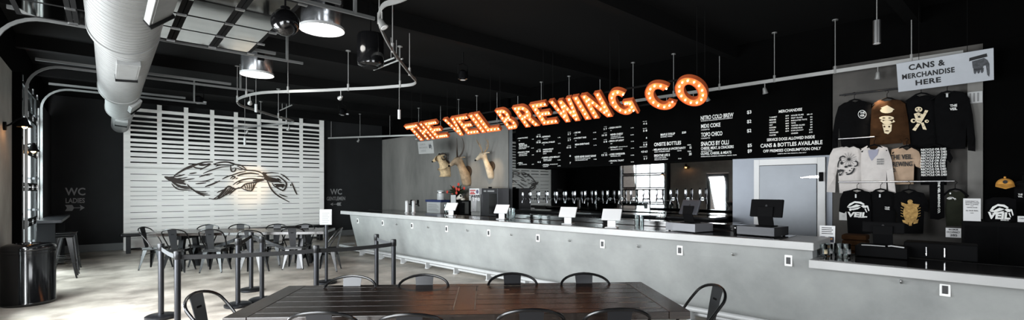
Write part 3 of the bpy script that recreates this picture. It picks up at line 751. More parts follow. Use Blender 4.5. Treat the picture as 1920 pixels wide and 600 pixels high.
for i, (pl, wpx) in enumerate(strokes):
    pl = smooth_line(pl)
    p3 = [on_y(x, y, YS - 0.035 - 0.0006 * (i % 9)) - Vector((SX0, YS, 0)) for x, y in pl]
    scl = 13.2 / F; n = len(p3)
    wd = [wpx * 1.12 * scl * (0.45 + 0.55 * min(1, 3 * min(k, n - 1 - k) / max(1, n - 1))) for k in range(n)]
    mb.ribbon(p3, wpx * scl, 0.02, (0, 1, 0), wd)
mb.build('emblem_drawing', 'emblem', sc_)

# lettering painted on the dark back wall
def wall_words(name, label, cat, lines, y):
    """lines: (text, left px, right px, top px, bottom px); painted on the back wall"""
    o0 = on_y(lines[0][1], lines[-1][4], y); t = thing(name, label, cat, o0)
    for txt, x0, x1, y0, y1 in lines:
        a = on_y(x0, y1, y); b = on_y(x1, y1, y); c = on_y(x0, y0, y)
        text_mesh('lettering', txt, 'text_dim', t, a - o0, (1, 0, 0), (0, 0, 1), b.x - a.x, c.z - a.z, offset=0.02, depth=0.004)
    return t, o0
def arrow(t, o0, x0, x1, yc, hpx, y, flip):
    a = on_y(x0, yc, y) - o0; b = on_y(x1, yc, y) - o0; h = hpx * 14 / F
    ln = b.x - a.x
    def X(k): return a.x + ln * (1 - k if flip else k)
    mb = MB(); fn = lambda x, z, d: Vector((X(x), -0.004 - d, a.z + z * h))
    for poly in ([(0, .5), (.36, .5), (.44, .08), (.44, -.08), (.36, -.5), (0, -.5), (.1, 0)], [(.44, .06), (.8, .06), (.8, -.06), (.44, -.06)], [(.74, .5), (1, 0), (.74, -.5), (.8, 0)]):
        mb.prism(poly, fn, 0, 0.003)
    mb.build('arrow', 'text_dim', t)
t, o0 = wall_words('restroom_sign', 'painted WC LADIES lettering with an arrow pointing right on the dark wall', 'sign', [('WC', 122, 160, 352, 366.5), ('LADIES', 123, 159, 371.5, 381)], YB - 0.002)
arrow(t, o0, 122, 159, 390, 9.5, YB - 0.002, False)
t, o0 = wall_words('restroom_sign', 'painted WC GENTLEMEN lettering with an arrow pointing left right of the screen', 'sign', [('WC', 619, 641, 354, 365), ('GENTLEMEN', 612.5, 647, 369, 376)], YB - 0.002)
arrow(t, o0, 619, 640, 383, 7, YB - 0.002, True)

# ================================================================== VENTILATION DUCT
DX, DZ = 0.13, 3.2
du = thing('air_duct', 'big silver ribbed round ventilation duct running away under the ceiling', 'duct', (DX, 0, DZ))
def duct_material():
    m = M['galv'].copy(); m.name = 'duct_metal'; nt = m.node_tree; p = nt.nodes['Principled BSDF']
    tc = nt.nodes.new('ShaderNodeTexCoord'); mp = nt.nodes.new('ShaderNodeMapping'); mp.inputs['Scale'].default_value = (0.05, 1, 0.12)
    wv = nt.nodes.new('ShaderNodeTexWave'); wv.bands_direction = 'Y'; wv.inputs['Scale'].default_value = 3.2; wv.inputs['Distortion'].default_value = 0
    r = nt.nodes.new('ShaderNodeValToRGB'); r.color_ramp.elements[0].position = 0.0; r.color_ramp.elements[0].color = (0, 0, 0, 1); r.color_ramp.elements[1].position = 0.12; r.color_ramp.elements[1].color = (1, 1, 1, 1)
    b = nt.nodes.new('ShaderNodeBump'); b.inputs['Strength'].default_value = 1.0; b.inputs['Distance'].default_value = 0.05
    nt.links.new(tc.outputs['Object'], mp.inputs[0]); nt.links.new(mp.outputs[0], wv.inputs[0]); nt.links.new(wv.outputs['Fac'], r.inputs['Fac'])
    nt.links.new(r.outputs['Color'], b.inputs['Height']); nt.links.new(b.outputs[0], p.inputs['Normal'])
    return m
M['duct'] = duct_material()
SEC = [(-3.5, 6.0, 0.278, 0.0), (6.0, 9.55, 0.262, 0.028), (9.55, 11.9, 0.225, 0.07), (11.9, 15.2, 0.178, 0.126)]
for y0, y1, r, dx in SEC:
    s = MB().cyl((dx, y0, 0), (dx, y1, 0), r, seg=56).build('duct_section', 'duct', du, smooth=True)
    if y1 < 15: MB().cyl((dx, y1 - 0.09, 0), (dx, y1 + 0.01, 0), r + 0.008, seg=56).build('collar', 'galv', s, smooth=True)
for y in (2.0, 5.0, 8.0, 11.0, 14.0):
    MB().tube([(0, y, 0.15), (0, y, ZC - DZ)], 0.008, 6).build('hanger_rod', 'steel', du)
def register(y0, y1, r, dx, ang):
    """supply grille on a saddle standing off the underside of the duct"""
    mt = Matrix.Translation((dx, 0, 0)) @ Matrix.Rotation(ang, 4, 'Y')
    o = MB().box((-0.1, y0, -r - 0.035), (0.1, y1, -r + 0.05), mt).build('register', 'galv', du, bevel=0.004)
    MB().box((-0.08, y0 + 0.03, -r - 0.038), (0.08, y1 - 0.03, -r - 0.034), mt).build('register_face', 'galv', o)
    MB().box((-0.104, y1 - 0.02, -r - 0.06), (0.104, y1 + 0.01, -r + 0.05), mt).build('register_flap', 'beam_black', o)
register(3.9, 4.7, 0.278, 0.0, R(-40)); register(6.35, 7.2, 0.262, 0.028, R(-4)); register(10.0, 10.7, 0.225, 0.07, R(-46)); register(12.5, 13.2, 0.178, 0.126, R(6))

# ================================================================== LAMPS AND CEILING THINGS
M['lamp_drum'] = mat('lamp_drum', (150, 152, 155), 0.22, metal=0.9)
def high_bay(px, py, Z, r, label):
    p = gp(px, py, Z)
    t = thing('high_bay_lamp', label, 'lamp', p, 0, 'round high bay lamps')
    MB().lathe([(r - 0.02, 0.02), (r - 0.005, 0.04), (r - 0.005, 0.44), (r - 0.06, 0.5), (0.08, 0.52)], seg=48).build('housing', 'lamp_drum', t, smooth=True)
    MB().lathe([(r + 0.012, 0.0), (r + 0.012, 0.035), (r - 0.02, 0.035), (r - 0.02, 0.0)], seg=48, cap=False).build('rim', 'white_rail', t, smooth=True)
    MB().lathe([(0.001, -0.012), (r * 0.6, -0.008), (r - 0.005, 0.004), (r - 0.005, 0.012)], seg=48).build('lens', 'lamp_lens', t, smooth=True)
    MB().cyl((0, 0, 0.5), (0, 0, ZC - Z), 0.02, seg=10).build('stem', 'black_plastic', t)
    MB().box((-0.05, -r - 0.03, 0.2), (0.05, -r + 0.01, 0.4)).build('driver_box', 'black_plastic', t)
high_bay(604, 57, 3.55, 0.247, 'bright round high bay lamp with chrome drum, the larger and nearer one')
high_bay(482, 141, 3.55, 0.247, 'bright round high bay lamp with chrome drum, the smaller one farther back')

p = gp(535, 42, 3.3)
t = thing('ball_speaker', 'glossy black ball shaped speaker hanging left of the larger lamp', 'speaker', p)
MB().ball((0, 0, 0), 0.137, seg=32).build('shell', 'black_gloss', t, smooth=True)
MB().cyl((0, 0, 0.13), (0, 0, ZC - 3.3), 0.01, seg=8).build('cable', 'black_plastic', t)
MB().lathe([(0.045, 0.125), (0.045, 0.155), (0.02, 0.165)]).build('cap', 'black_plastic', t)
p = gp(695, 126, 3.22)
t = thing('pendant_speaker', 'black drum shaped speaker hanging beside the snaking light track', 'speaker', p)
MB().lathe([(0.10, 0.0), (0.165, 0.03), (0.172, 0.06), (0.172, 0.4), (0.16, 0.43), (0.06, 0.45)], seg=36).build('shell', 'black_gloss', t, smooth=True)
MB().cyl((0, 0, 0.44), (0, 0, ZC - 3.22), 0.008, seg=8).build('cable', 'black_plastic', t)
MB().lathe([(0.09, -0.012), (0.1, 0.0), (0.1, 0.01)]).build('grille', 'beam_black', t)

def spot_head(p, label, down=0.0, aim=None):
    """small track spotlight: stem, knuckle and a flared can pointing at aim"""
    t = thing('track_spotlight', label, 'spotlight', p, 0, 'small track spotlights')
    MB().cyl((0, 0, 0.0), (0, 0, -0.1), 0.008, seg=8).build('stem', 'track_metal', t)
    d = (Vector(aim) - Vector(p)).normalized() if aim else Vector((0, 0, -1))
    q = Vector((0, 0, -0.12))
    mb = MB(); rings = []
    for k, r in ((-0.05, 0.018), (-0.03, 0.028), (0.02, 0.034), (0.05, 0.044)): rings.append(mb.ring(q + d * k, d, r, 16))
    mb.loft(rings).build('can', 'track_metal', t, smooth=True)
    mb = MB(); mb.loft([mb.ring(q + d * 0.049, d, 0.036, 16), mb.ring(q + d * 0.053, d, 0.03, 16)]).build('lens', 'white_paint', t)
    return q + Vector(p) + d * 0.07
ZU = 3.41
upx = [(860, -60), (800, -24), (750, 0), (722, 8), (712, 22), (711, 45), (735, 93), (770, 140), (779, 150), (779, 155), (770, 159), (740, 162), (700, 165), (653, 167), (600, 169.5), (540, 171.5), (490, 174), (460, 180), (446, 186), (444, 190), (452, 198), (478, 206),
       (520, 219), (545, 225), (551, 228), (540, 231), (489, 236), (436, 240)]
up = [gp(x, y, ZU) for x, y in upx]
up2 = smooth_line([(q.x, q.y) for q in up], 4)
ut = thing('light_track', 'slim silver snaking light track hanging on rods below the ceiling', 'light track', (2.5, 9.0, ZU))
O = Vector((2.5, 9.0, ZU))
MB().ribbon([Vector((x, y, ZU)) - O for x, y in up2], 0.014, 0.05, (0, 0, 1)).build('rail', 'track_metal', ut)
for px, py in ((711, 40), (736, 94), (768, 138), (750, 161), (653, 167), (540, 171.5), (462, 179), (445, 188), (480, 207), (522, 219), (537, 231), (489, 236)):
    q = gp(px, py, ZU) - O
    rd = MB().cyl(q, q + Vector((0, 0, ZC - ZU)), 0.007, seg=8).build('rod', 'track_metal', ut)
    MB().cyl(q + Vector((0, 0, -0.03)), q + Vector((0, 0, 0.09)), 0.02, seg=10).build('clamp', 'track_metal', rd)
    MB().cyl(q + Vector((0, 0, ZC - ZU - 0.012)), q + Vector((0, 0, ZC - ZU)), 0.045, seg=14).build('ceiling_plate', 'track_metal', rd)
for px, py, lb, aim in ((716, 18, 'silver track spotlight at the near bend of the snaking track', (3, 3.2, 0.7)), (639, 168, 'silver track spotlight right of the smaller lamp on the front run of the track', (3.2, 15.9, 2.0)),
                        (469, 178, 'silver track spotlight right under the smaller round lamp', (3.0, 15.9, 2.0)), (541, 231, 'silver track spotlight in front of the screen, at the far run\'s right end', (3.4, 15.9, 1.9)), (463, 238, 'silver track spotlight in front of the screen\'s upper slats, left one', (2.6, 15.9, 2.0))):
    spot_head(gp(px, py, ZU) + Vector((0, 0, -0.02)), lb, aim=aim)
def can_pendant(p, zt, label, r=0.03, h=0.17, m='galv'):
    t = thing('can_pendant', label, 'pendant lamp', p, 0, 'slim cylinder pendants')
    MB().cyl((0, 0, 0), (0, 0, h), r, seg=20).build('can', m, t, smooth=True)
    MB().cyl((0, 0, h), (0, 0, zt - p[2]), 0.004, seg=6).build('cord', 'track_metal', t)
    MB().cyl((0, 0, -0.002), (0, 0, 0.004), r * 0.8, seg=16).build('lens', 'white_paint', t)
can_pendant(gp(748.5, 223, 2.85), ZC, 'slim white cylinder pendant hanging left of the lit letters', 0.026, 0.16, 'white_rail')
can_pendant(gp(459, 272, 2.75), ZC, 'slim white cylinder pendant hanging before the screen\'s middle', 0.028, 0.19, 'white_rail')
can_pendant(gp(480, 210, 3.2), ZC, 'slim white cylinder pendant below the track near the screen top', 0.026, 0.16, 'white_rail')
can_pendant(gp(1644, 82, 3.05), ZC, 'brushed metal cylinder pendant above the merchandise counter', 0.033, 0.23, 'steel')

# straight track along the bar
NT = 8.25; ZTK = HC + 0.2107 * NT
bt_ = thing('light_track', 'long straight silver light track running behind the lit letters', 'light track', B(0, NT, ZTK), RB)
s_r, s_l = S(1806, NT), on_n(780, 253, NT)[0]
MB().box((-s_l, -0.012, -0.025), (-s_r, 0.012, 0.03)).build('rail', 'track_metal', bt_)
q0 = gp(615, 259, ZTK); q1 = gp(778, 253.3, ZTK)
inv = Matrix.Rotation(-RB, 4, 'Z')
MB().ribbon([inv @ (q - B(0, NT, ZTK)) for q in (q0, q1)], 0.014, 0.05, (0, 0, 1)).build('rail', 'track_metal', bt_)
rods = [(x, None) for x in (785, 826, 860, 894, 932, 971, 1015, 1067, 1125, 1187, 1263, 1349, 1452, 1566, 1709)]
for px, _ in rods:
    s = S(px, NT)
    rd = MB().cyl((-s, 0, 0), (-s, 0, ZC - ZTK), 0.006, seg=8).build('rod', 'track_metal', bt_)
    MB().cyl((-s, 0, -0.03), (-s, 0, 0.08), 0.019, seg=10).build('clamp', 'track_metal', rd)
    MB().cyl((-s, 0, ZC - ZTK - 0.012), (-s, 0, ZC - ZTK), 0.04, seg=12).build('ceiling_plate', 'track_metal', rd)
for px, py in ((621, 259), (675, 257), (731, 254.7)):
    q = inv @ (gp(px, py, ZTK) - B(0, NT, ZTK))
    rd = MB().cyl(q, q + Vector((0, 0, ZC - ZTK)), 0.006, seg=8).build('rod', 'track_metal', bt_)
    MB().cyl(q + Vector((0, 0, ZC - ZTK - 0.012)), q + Vector((0, 0, ZC - ZTK)), 0.04, seg=12).build('ceiling_plate', 'track_metal', rd)
heads = {}
for px, lb, aim in ((1646, 'track spotlight left of the cans and merchandise sign', B(1.0, NM, 2.2)), (1434, 'track spotlight above the word merchandise on the menu', B(2.2, NM, 2.2)), (1326, 'track spotlight just right of the last lit letter', B(2.9, NM, 2.2)),
                    (1250, 'track spotlight seen through the opening of the lit C', B(3.6, NM, 2.2)), (1300, 'track spotlight seen through the opening of the lit O', B(3.2, NM, 2.2)), (873, 'track spotlight below the lit letters, over the antelope head', B(9.8, 8.1, 2.0)), (906, 'track spotlight over the rightmost animal head', B(8.9, 8.1, 2.1)), (780, 'track spotlight at the far left end of the lit letters', B(11.5, 8.1, 2.2))):
    heads[px] = spot_head(B(S(px, NT), NT, ZTK - 0.02), lb, aim=aim)
q = gp(672, 256.9, ZTK); spot_head(q + Vector((0, 0, 0.0)), 'track spotlight on the far piece of track right of the screen', aim=(5.0, 16, 1.0))

# black ceiling floods and slim rods
def flood(p, label, two=False):
    t = thing('ceiling_flood', label, 'flood lamp', p, 0, 'small black ceiling floods')
    MB().lathe([(0.05, 0.0), (0.09, 0.02), (0.09, 0.14), (0.03, 0.18)], seg=18).build('housing', 'black_gloss', t, smooth=True)
    MB().tube([(-0.1, 0, 0.1), (-0.1, 0, 0.26), (0, 0, 0.3), (0.1, 0, 0.26), (0.1, 0, 0.1)], 0.01, 6).cyl((0, 0, 0.3), (0, 0, ZC - p[2]), 0.012, seg=8).build('yoke', 'beam_black', t)
    mb = MB(); mb.cyl((0, 0, -0.004), (0, 0, 0.004), 0.045, seg=14)
    if two: mb.cyl((0.12, -0.05, 0.02), (0.12, -0.05, 0.05), 0.035, seg=12)
    mb.build('lens', 'white_rail', t)
flood(gp(868, 150, 3.6), 'small black flood lamp with a pale lens on the dark ceiling above the letters')
flood(gp(372, 194, 3.6), 'small black flood lamp just above the left part of the screen', True)
flood(gp(642, 216, 3.6), 'small black twin flood lamp high right of the screen', True)
for (a, b, lb) in (((708, 120), (740, 108), 'slim grey rod on the ceiling right of the drum speaker, upper one'), ((701, 131), (755, 110), 'slim grey rod on the ceiling right of the drum speaker, lower one'), ((525, 207), (547, 197), 'slim grey rod above the screen')):
    p, q = gp(*a, 3.75), gp(*b, 3.75)
    o = MB().cyl((0, 0, 0), q - p, 0.014, seg=8).cyl((q - p) * 0.2, (q - p) * 0.2 + Vector((0, 0, ZC - 3.75)), 0.006, seg=6).cyl((q - p) * 0.8, (q - p) * 0.8 + Vector((0, 0, ZC - 3.75)), 0.006, seg=6).build('ceiling_rod', 'track_metal'); o.location = p
    tag(o, lb, 'rod')

# wall lamps on the left wall
def sconce(px, py, label):
    p = on_x(px, py, XW)
    t = thing('wall_lamp', label, 'wall lamp', p, 0, 'black wall lamps on the left wall')
    MB().cyl((0, 0, 0), (0.03, 0, 0), 0.06, seg=20).build('wall_plate', 'black_plastic', t)
    MB().tube(bez((0.02, 0, 0), (0.1, 0, 0.02), (0.12, 0, 0.14), (0.2, 0, 0.12), 8), 0.012, 8).build('arm', 'black_plastic', t, smooth=True)
    mb = MB(); rings = []
    for z, r in ((0.14, 0.02), (0.1, 0.035), (0.05, 0.05), (0.0, 0.085)): rings.append([mb.bm.verts.new((0.21 + r * math.cos(2 * PI * i / 20), r * math.sin(2 * PI * i / 20), z)) for i in range(20)])
    mb.loft(rings, cap=False).build('shade', 'black_plastic', t, smooth=True)
    MB().ball((0.21, 0, 0.02), 0.032, (1, 1, 1.3), 14).build('bulb', emit('sconce_bulb', (255, 176, 96), 60), t, smooth=True)
    return p
p1_ = sconce(6, 236, 'black gooseneck wall lamp with a warm bulb, nearer to us on the left wall')
p2_ = sconce(27, 283, 'black gooseneck wall lamp with a warm bulb beside the glazed door track')
# ================================================================== LIT MARQUEE LETTERS
NB, NTOP = 6.6, 6.22
ZB_, ZT_ = HC + 1.02 * NB / 5.6, HC + (2.90 - HC) * NB / 5.6
upv = -NN * (NB - NTOP) + Vector((0, 0, ZT_ - ZB_)); LH = upv.length; upv.normalize()
rgt = -U; nrm_ = rgt.cross(upv)
LM = Matrix((rgt, upv, nrm_)).transposed()
M['letter_face'] = mat('letter_face', (240, 146, 76), 0.5, vary=0.5, scale=7, color2=(208, 98, 50))
M['letter_side'] = mat('letter_side', (178, 84, 44), 0.5)
def arc(cx, cy, rx, ry, a0, a1, n=24): return [(cx + rx * math.cos(R(a0 + (a1 - a0) * i / n)), cy + ry * math.sin(R(a0 + (a1 - a0) * i / n))) for i in range(n + 1)]
a, b = 0.33, 0.19
SHAPE = {
 'T': ([[(0, 1), (0, .78), (.33, .78), (.33, 0), (.67, 0), (.67, .78), (1, .78), (1, 1)]], [[(.1, .89), (.9, .89)], [(.5, .74), (.5, .08)]]),
 'H': ([[(0, 0), (0, 1), (a, 1), (a, .6), (1 - a, .6), (1 - a, 1), (1, 1), (1, 0), (1 - a, 0), (1 - a, .4), (a, .4), (a, 0)]], [[(.16, .08), (.16, .92)], [(.84, .08), (.84, .92)], [(.5, .5), (.51, .5)]]),
 'E': ([[(0, 0), (0, 1), (1, 1), (1, 1 - b), (.36, 1 - b), (.36, .6), (.9, .6), (.9, .41), (.36, .41), (.36, b), (1, b), (1, 0)]], [[(.18, .1), (.18, .9)], [(.42, .9), (.92, .9)], [(.42, .5), (.82, .5)], [(.42, .1), (.92, .1)]]),
 'L': ([[(0, 0), (0, 1), (.36, 1), (.36, .2), (1, .2), (1, 0)]], [[(.18, .1), (.18, .92)], [(.42, .1), (.92, .1)]]),
 'I': ([[(0, 0), (0, 1), (1, 1), (1, 0)]], [[(.5, .08), (.5, .92)]]),
 'V': ([[(0, 1), (.34, 0), (.66, 0), (1, 1), (.68, 1), (.5, .36), (.32, 1)]], [[(.17, .92), (.48, .1)], [(.83, .92), (.6, .26)]]),
 'W': ([[(0, 1), (.17, 0), (.38, 0), (.5, .5), (.62, 0), (.83, 0), (1, 1), (.79, 1), (.71, .45), (.6, .95), (.4, .95), (.29, .45), (.21, 1)]], [[(.11, .92), (.27, .08)], [(.31, .3), (.48, .85)], [(.55, .7), (.7, .08)], [(.76, .25), (.89, .92)]]),
 'N': ([[(0, 0), (0, 1), (.3, 1), (.7, .42), (.7, 1), (1, 1), (1, 0), (.7, 0), (.3, .58), (.3, 0)]], [[(.15, .08), (.15, .92)], [(.3, .8), (.7, .2)], [(.85, .08), (.85, .92)]]),
 'B': ([[(0, 0), (0, 1)] + arc(.6, .755, .34, .245, 90, -60, 10) + arc(.62, .27, .38, .27, 60, -90, 10), [(.34, .82), (.34, .61), (.55, .61), (.62, .715), (.55, .82)], [(.34, .4), (.34, .18), (.58, .18), (.66, .29), (.58, .4)]],
       [[(.17, .08), (.17, .92)], [(.4, .9), (.62, .9), (.78, .76), (.68, .56)], [(.4, .5), (.7, .48), (.83, .3), (.7, .1), (.4, .09)]]),
 'R': ([[(0, 0), (0, 1)] + arc(.6, .7, .36, .3, 90, -60, 10) + [(1, 0), (.64, 0), (.44, .38), (.34, .38), (.34, 0)], [(.34, .82), (.34, .58), (.55, .58), (.63, .7), (.55, .82)]],
       [[(.17, .08), (.17, .92)], [(.4, .9), (.65, .88), (.79, .7), (.62, .5), (.42, .48)], [(.62, .34), (.8, .08)]]),
 'G': ([arc(.5, .5, .5, .5, 42, 318, 30)[:-1] + [(.9, .12), (.93, .0), (1, .0), (1, .52), (.56, .52), (.56, .34), (.7, .34), (.7, .26)] + arc(.5, .5, .2, .29, -45, -318, 24)], [arc(.5, .5, .36, .4, 45, 300, 20), [(.84, .12), (.84, .4)], [(.64, .43), (.74, .43)]]),
 'C': ([arc(.5, .5, .5, .5, 38, 322, 32) + arc(.5, .5, .22, .29, -42, -318, 28)], [arc(.5, .5, .37, .4, 38, 322, 24)]),
 'O': ([arc(.5, .5, .5, .5, 0, 354, 40), arc(.5, .5, .22, .28, 0, 350, 32)], [arc(.5, .5, .37, .4, 0, 360, 24)]),
}
bulb_me = None
def marquee(ch, s_left, s_right, where):
    global bulb_me
    wd = s_left - s_right
    t = bpy.data.objects.new('marquee_letter', None); C.objects.link(t); t.location = B(s_left, NB, ZB_); t.rotation_euler = LM.to_euler()
    tag(t, 'orange marquee letter %s studded with bulbs, %s' % (ch, where), 'sign letter', 'lit marquee letters above the bar')
    loops, lines = SHAPE[ch]
    bm = bmesh.new(); edges = []
    for lp in loops:
        vs = [bm.verts.new((x * wd, y * LH, 0)) for x, y in lp]
        edges += [bm.edges.new((vs[i], vs[(i + 1) % len(vs)])) for i in range(len(vs))]
    bmesh.ops.triangle_fill(bm, use_beauty=True, use_dissolve=False, edges=edges)
    mb = MB(); mb.bm.free(); mb.bm = bm
    for f in bm.faces: f.normal_update()
    mb.build('letter_face', 'letter_face', t)
    mb = MB()
    for lp in loops:
        n = len(lp); rings = []
        ar = sum(lp[i][0] * lp[(i + 1) % n][1] - lp[(i + 1) % n][0] * lp[i][1] for i in range(n))
        sgn = 1 if ar > 0 else -1
        if lp is not loops[0]: sgn = sgn
        for i in range(n):
            p0, p1, p2 = Vector((lp[i - 1][0] * wd, lp[i - 1][1] * LH)), Vector((lp[i][0] * wd, lp[i][1] * LH)), Vector((lp[(i + 1) % n][0] * wd, lp[(i + 1) % n][1] * LH))
            d = ((p1 - p0).normalized() + (p2 - p1).normalized())
            d = d.normalized() if d.length > 1e-6 else (p1 - p0).normalized()
            o = Vector((d.y, -d.x)) * sgn * (1 if lp is loops[0] else -1) * 0.005
            rings.append([mb.bm.verts.new((q.x, q.y, z)) for q, z in ((p1, -0.055), (p1 + o, -0.055), (p1 + o, 0.014), (p1, 0.014))])
        mb.loft(rings, cap=False, closed=True)
    mb.build('letter_rim', 'letter_side', t)
    for ln in lines:
        pts = [Vector((x * wd, y * LH, 0)) for x, y in ln]
        tot = sum((pts[i + 1] - pts[i]).length for i in range(len(pts) - 1)); n = max(1, round(tot / 0.088))
        closed = (pts[0] - pts[-1]).length < 1e-4
        for k in range(n if closed else n + 1):
            if n == 1 and tot < 0.02 and k: break
            dd = tot * k / n; j = 0
            while j < len(pts) - 2 and dd > (pts[j + 1] - pts[j]).length: dd -= (pts[j + 1] - pts[j]).length; j += 1
            q = pts[j] + (pts[j + 1] - pts[j]).normalized() * dd
            if bulb_me is None:
                o = MB().ball((0, 0, 0), 0.0125, (1, 1, 1.2), 10).build('bulb', 'bulb', t, smooth=True); bulb_me = o.data
            else:
                o = bpy.data.objects.new('bulb', bulb_me); C.objects.link(o); o.parent = t
            o.location = (q.x, q.y, 0.014)
NMID = (NB + NTOP) / 2
for ch, xl, nl, xr, nr, wh in (('T', 757.5, NTOP, 776, NTOP, 'at the far left end of the sign'), ('H', 801.5, NB, 816, NB, 'second of the first word'), ('E', 818.3, NB, 842, NB, 'closing the first word'),
        ('V', 830.5, NTOP, 851, NTOP, 'starting the second word'), ('E', 877.3, NB, 900, NB, 'second of the second word'), ('I', 903.5, NB, 912, NB, 'third of the second word'), ('L', 913.5, NB, 939.5, NB, 'closing the second word'),
        ('B', 954, NB, 974.5, NB, 'starting the third and longest word'), ('R', 986, NB, 1012.5, NB, 'second of the longest word'), ('E', 1018.5, NB, 1047.5, NB, 'third of the longest word'), ('W', 1029, NTOP, 1070, NTOP, 'middle of the longest word'),
        ('I', 1098, NB, 1109, NB, 'right of the W'), ('N', 1114, NB, 1149.5, NB, 'between the slim I and the G'), ('G', 1145, NMID, 1198, NB, 'closing the longest word'), ('C', 1212.5, NMID, 1267.5, NMID, 'left of the round O'), ('O', 1268.5, NMID, 1324.5, NMID, 'at the right end of the sign')):
    marquee(ch, S(xl, nl), S(xr, nr), wh)
sf_ = thing('letter_frame', 'black bar frame carrying the row of lit letters from the ceiling', 'sign frame', B(0, 0, 0), RB)
sL, sR = S(790, NB), S(1322, NB)
for fy in (0.15, 0.85):
    c0 = B(sL, NB, ZB_) + upv * LH * fy - nrm_ * 0.075; c1 = B(sR, NB, ZB_) + upv * LH * fy - nrm_ * 0.075
    iv = Matrix.Rotation(-RB, 4, 'Z')
    MB().tube([iv @ c0, iv @ c1], 0.016, 6).build('bar', 'beam_black', sf_)
    for k in range(6):
        q = iv @ (c0 + (c1 - c0) * (k / 5)); MB().cyl(q, (q.x, q.y, ZC), 0.005, seg=6).build('hanger', 'beam_black', sf_)

# ================================================================== MENU BOARD
ZMB = on_n(1210, 305.7, NM)[1]
SM0, SM1 = S(1559, NM), S(967, NM)
MO = B(SM0, NM, ZMB)
mn = thing('menu_board', 'wide black menu board with white lettering over the bar', 'menu board', MO, RB)
MB().box((-(SM1 - SM0), 0, 0), (0, 0.03, 1.45)).build('board', 'black_wall', mn)
MROT = Matrix.Rotation(-RB, 4, 'Z')
menu_items = []
def menu(name, items): menu_items.extend(items)
def Z8(items): return [(t, 1210 + x0 / 4.614, 1210 + x1 / 4.614, 180 + y0 / 4.614, 180 + y1 / 4.614) for t, x0, x1, y0, y1 in items]
def Z7(items): return [(t, 960 + x0 / 5, 960 + x1 / 5, 200 + y0 / 5, 200 + y1 / 5) for t, x0, x1, y0, y1 in items]
menu('drinks_column', Z8([('NITRO COLD BREW', 480, 763, 174, 210), ('SOURCED BY BLANCHARDS ROASTING COMPANY', 482, 757, 214, 222), ('MEXI COKE', 483, 650, 246, 280), ('12 OZ BOTTLE', 484, 556, 289, 299), ('TOPO CHICO', 483, 667, 319, 355), ('12 OZ BOTTLE', 484, 560, 363, 373),
    ('SNACKS BY OLLI', 482, 723, 397, 434), ('CHEESE, MEAT, & CRACKERS', 482, 765, 443, 471), ('MADE BY ORDER', 484, 580, 475, 484), ('OLIVES, CHEESE, & MEATS', 481, 745, 489, 515), ('PEPPERONCINI, PARMESAN, SOPRESSATA, ASIAGO, OLIVE', 482, 790, 521, 531)]))
menu('price_column', Z8([('$3', 880, 918, 127, 160), ('$2', 880, 918, 207, 240), ('$2', 880, 918, 287, 320), ('$5', 885, 922, 414, 447), ('$9', 885, 922, 462, 495)]))
menu('merchandise_heading', Z8([('MERCHANDISE', 1155, 1357, 123, 148)]))
lft = ['T-SHIRT', 'BEANIE', 'HOODIE', 'HAT', 'KOOZIE', 'PATCH', 'WOOLLIES', 'POSTER']; rt = ['HOUSE GLASS', 'PINT GLASS', 'INSULATED TOTE', 'TOTE', 'TASTER GLASS', 'COFFEE MUG', 'RAIN JACKET', 'ONESIE']
pl_ = ['$20', '$15', '$45', '$25', '$5', '$3', '$25', '$8']; pr_ = ['$8-10', '$6', '$8', '$5', '$8', '$8', '$60', '$18']
it = []
for k in range(8):
    y = 181 + 22 * k; it.append((lft[k], 1074, 1074 + 9.5 * len(lft[k]), y, y + 12))
    y2 = y - 14; it.append((pl_[k], 1213, 1242, y2, y2 + 12)) if k < 7 else None
    y3 = y - 17; it.append((rt[k], 1262, 1262 + 9.8 * len(rt[k]), y3, y3 + 12)); y4 = y - 26; it.append((pr_[k], 1446 - 9.5 * len(pr_[k]), 1446, y4, y4 + 12))
menu('merchandise_list', Z8(it))
menu('notice_lines', Z8([('SERVICE DOGS ALLOWED INSIDE', 1052, 1466, 368, 393), ('CANS & BOTTLES AVAILABLE', 997, 1533, 415, 448), ('OFF PREMISES CONSUMPTION ONLY', 1020, 1520, 466, 490), ('LIMITS ARE PER PERSON, PER DAY', 1145, 1395, 497, 506)]))
menu('bottle_column', Z8([('MAPLE SYRUP', 133, 257, 326, 346), ('BARREL AGED', 134, 235, 351, 360), ('$20', 318, 353, 308, 328), ('ONSITE BOTTLES', 77, 310, 405, 436), ('- MELANCHOLIA & UNCERTAINTY', 64, 350, 457, 475), ('OAK / FOEDER AGED', 80, 212, 480, 489), ('12/10', 278, 312, 470, 479),
    ('15', 384, 400, 436, 457), ('500ML', 364, 398, 420, 429), ('BREATHE LIFE II', 78, 212, 506, 527), ('OAK AGED WITH', 80, 180, 533, 542), ('PEACH & APRICOT', 80, 198, 548, 557), ('750ML', 366, 398, 475, 484), ('20', 378, 401, 491, 513), ('7/10', 284, 312, 538, 547)]))
menu('beer_column', Z7([('- NANTICOKE', 50, 148, 293, 305), ('IPA', 65, 76, 316, 323), ('IMPERIAL', 65, 119, 345, 358), ('YELLOW LAGER', 65, 143, 361, 374), ('FRUITED SOUR ALE', 65, 163, 379, 387), ('WITH PEACH', 65, 133, 392, 400), ('- ORANGE & TEAM', 50, 163, 424, 437), ('CREAM SODA INSPIRED', 66, 143, 443, 450), ('DOUBLE IPA', 66, 143, 456, 464), ('- HELL', 50, 103, 523, 535), ('DRY HOPPED', 66, 140, 541, 548),
    ('4.5%', 188, 205, 302, 309), ('8.1%', 183, 204, 386, 393), ('8.2%', 188, 206, 449, 456), ('6.7%', 188, 205, 537, 544), ('12 OZ', 240, 268, 260, 265), ('10 15', 230, 270, 274, 290), ('12 OZ', 240, 268, 316, 321), ('10 50', 230, 270, 328, 344), ('12 OZ', 244, 268, 398, 403), ('13 15', 230, 270, 411, 427), ('4 6', 240, 270, 512, 528)]))
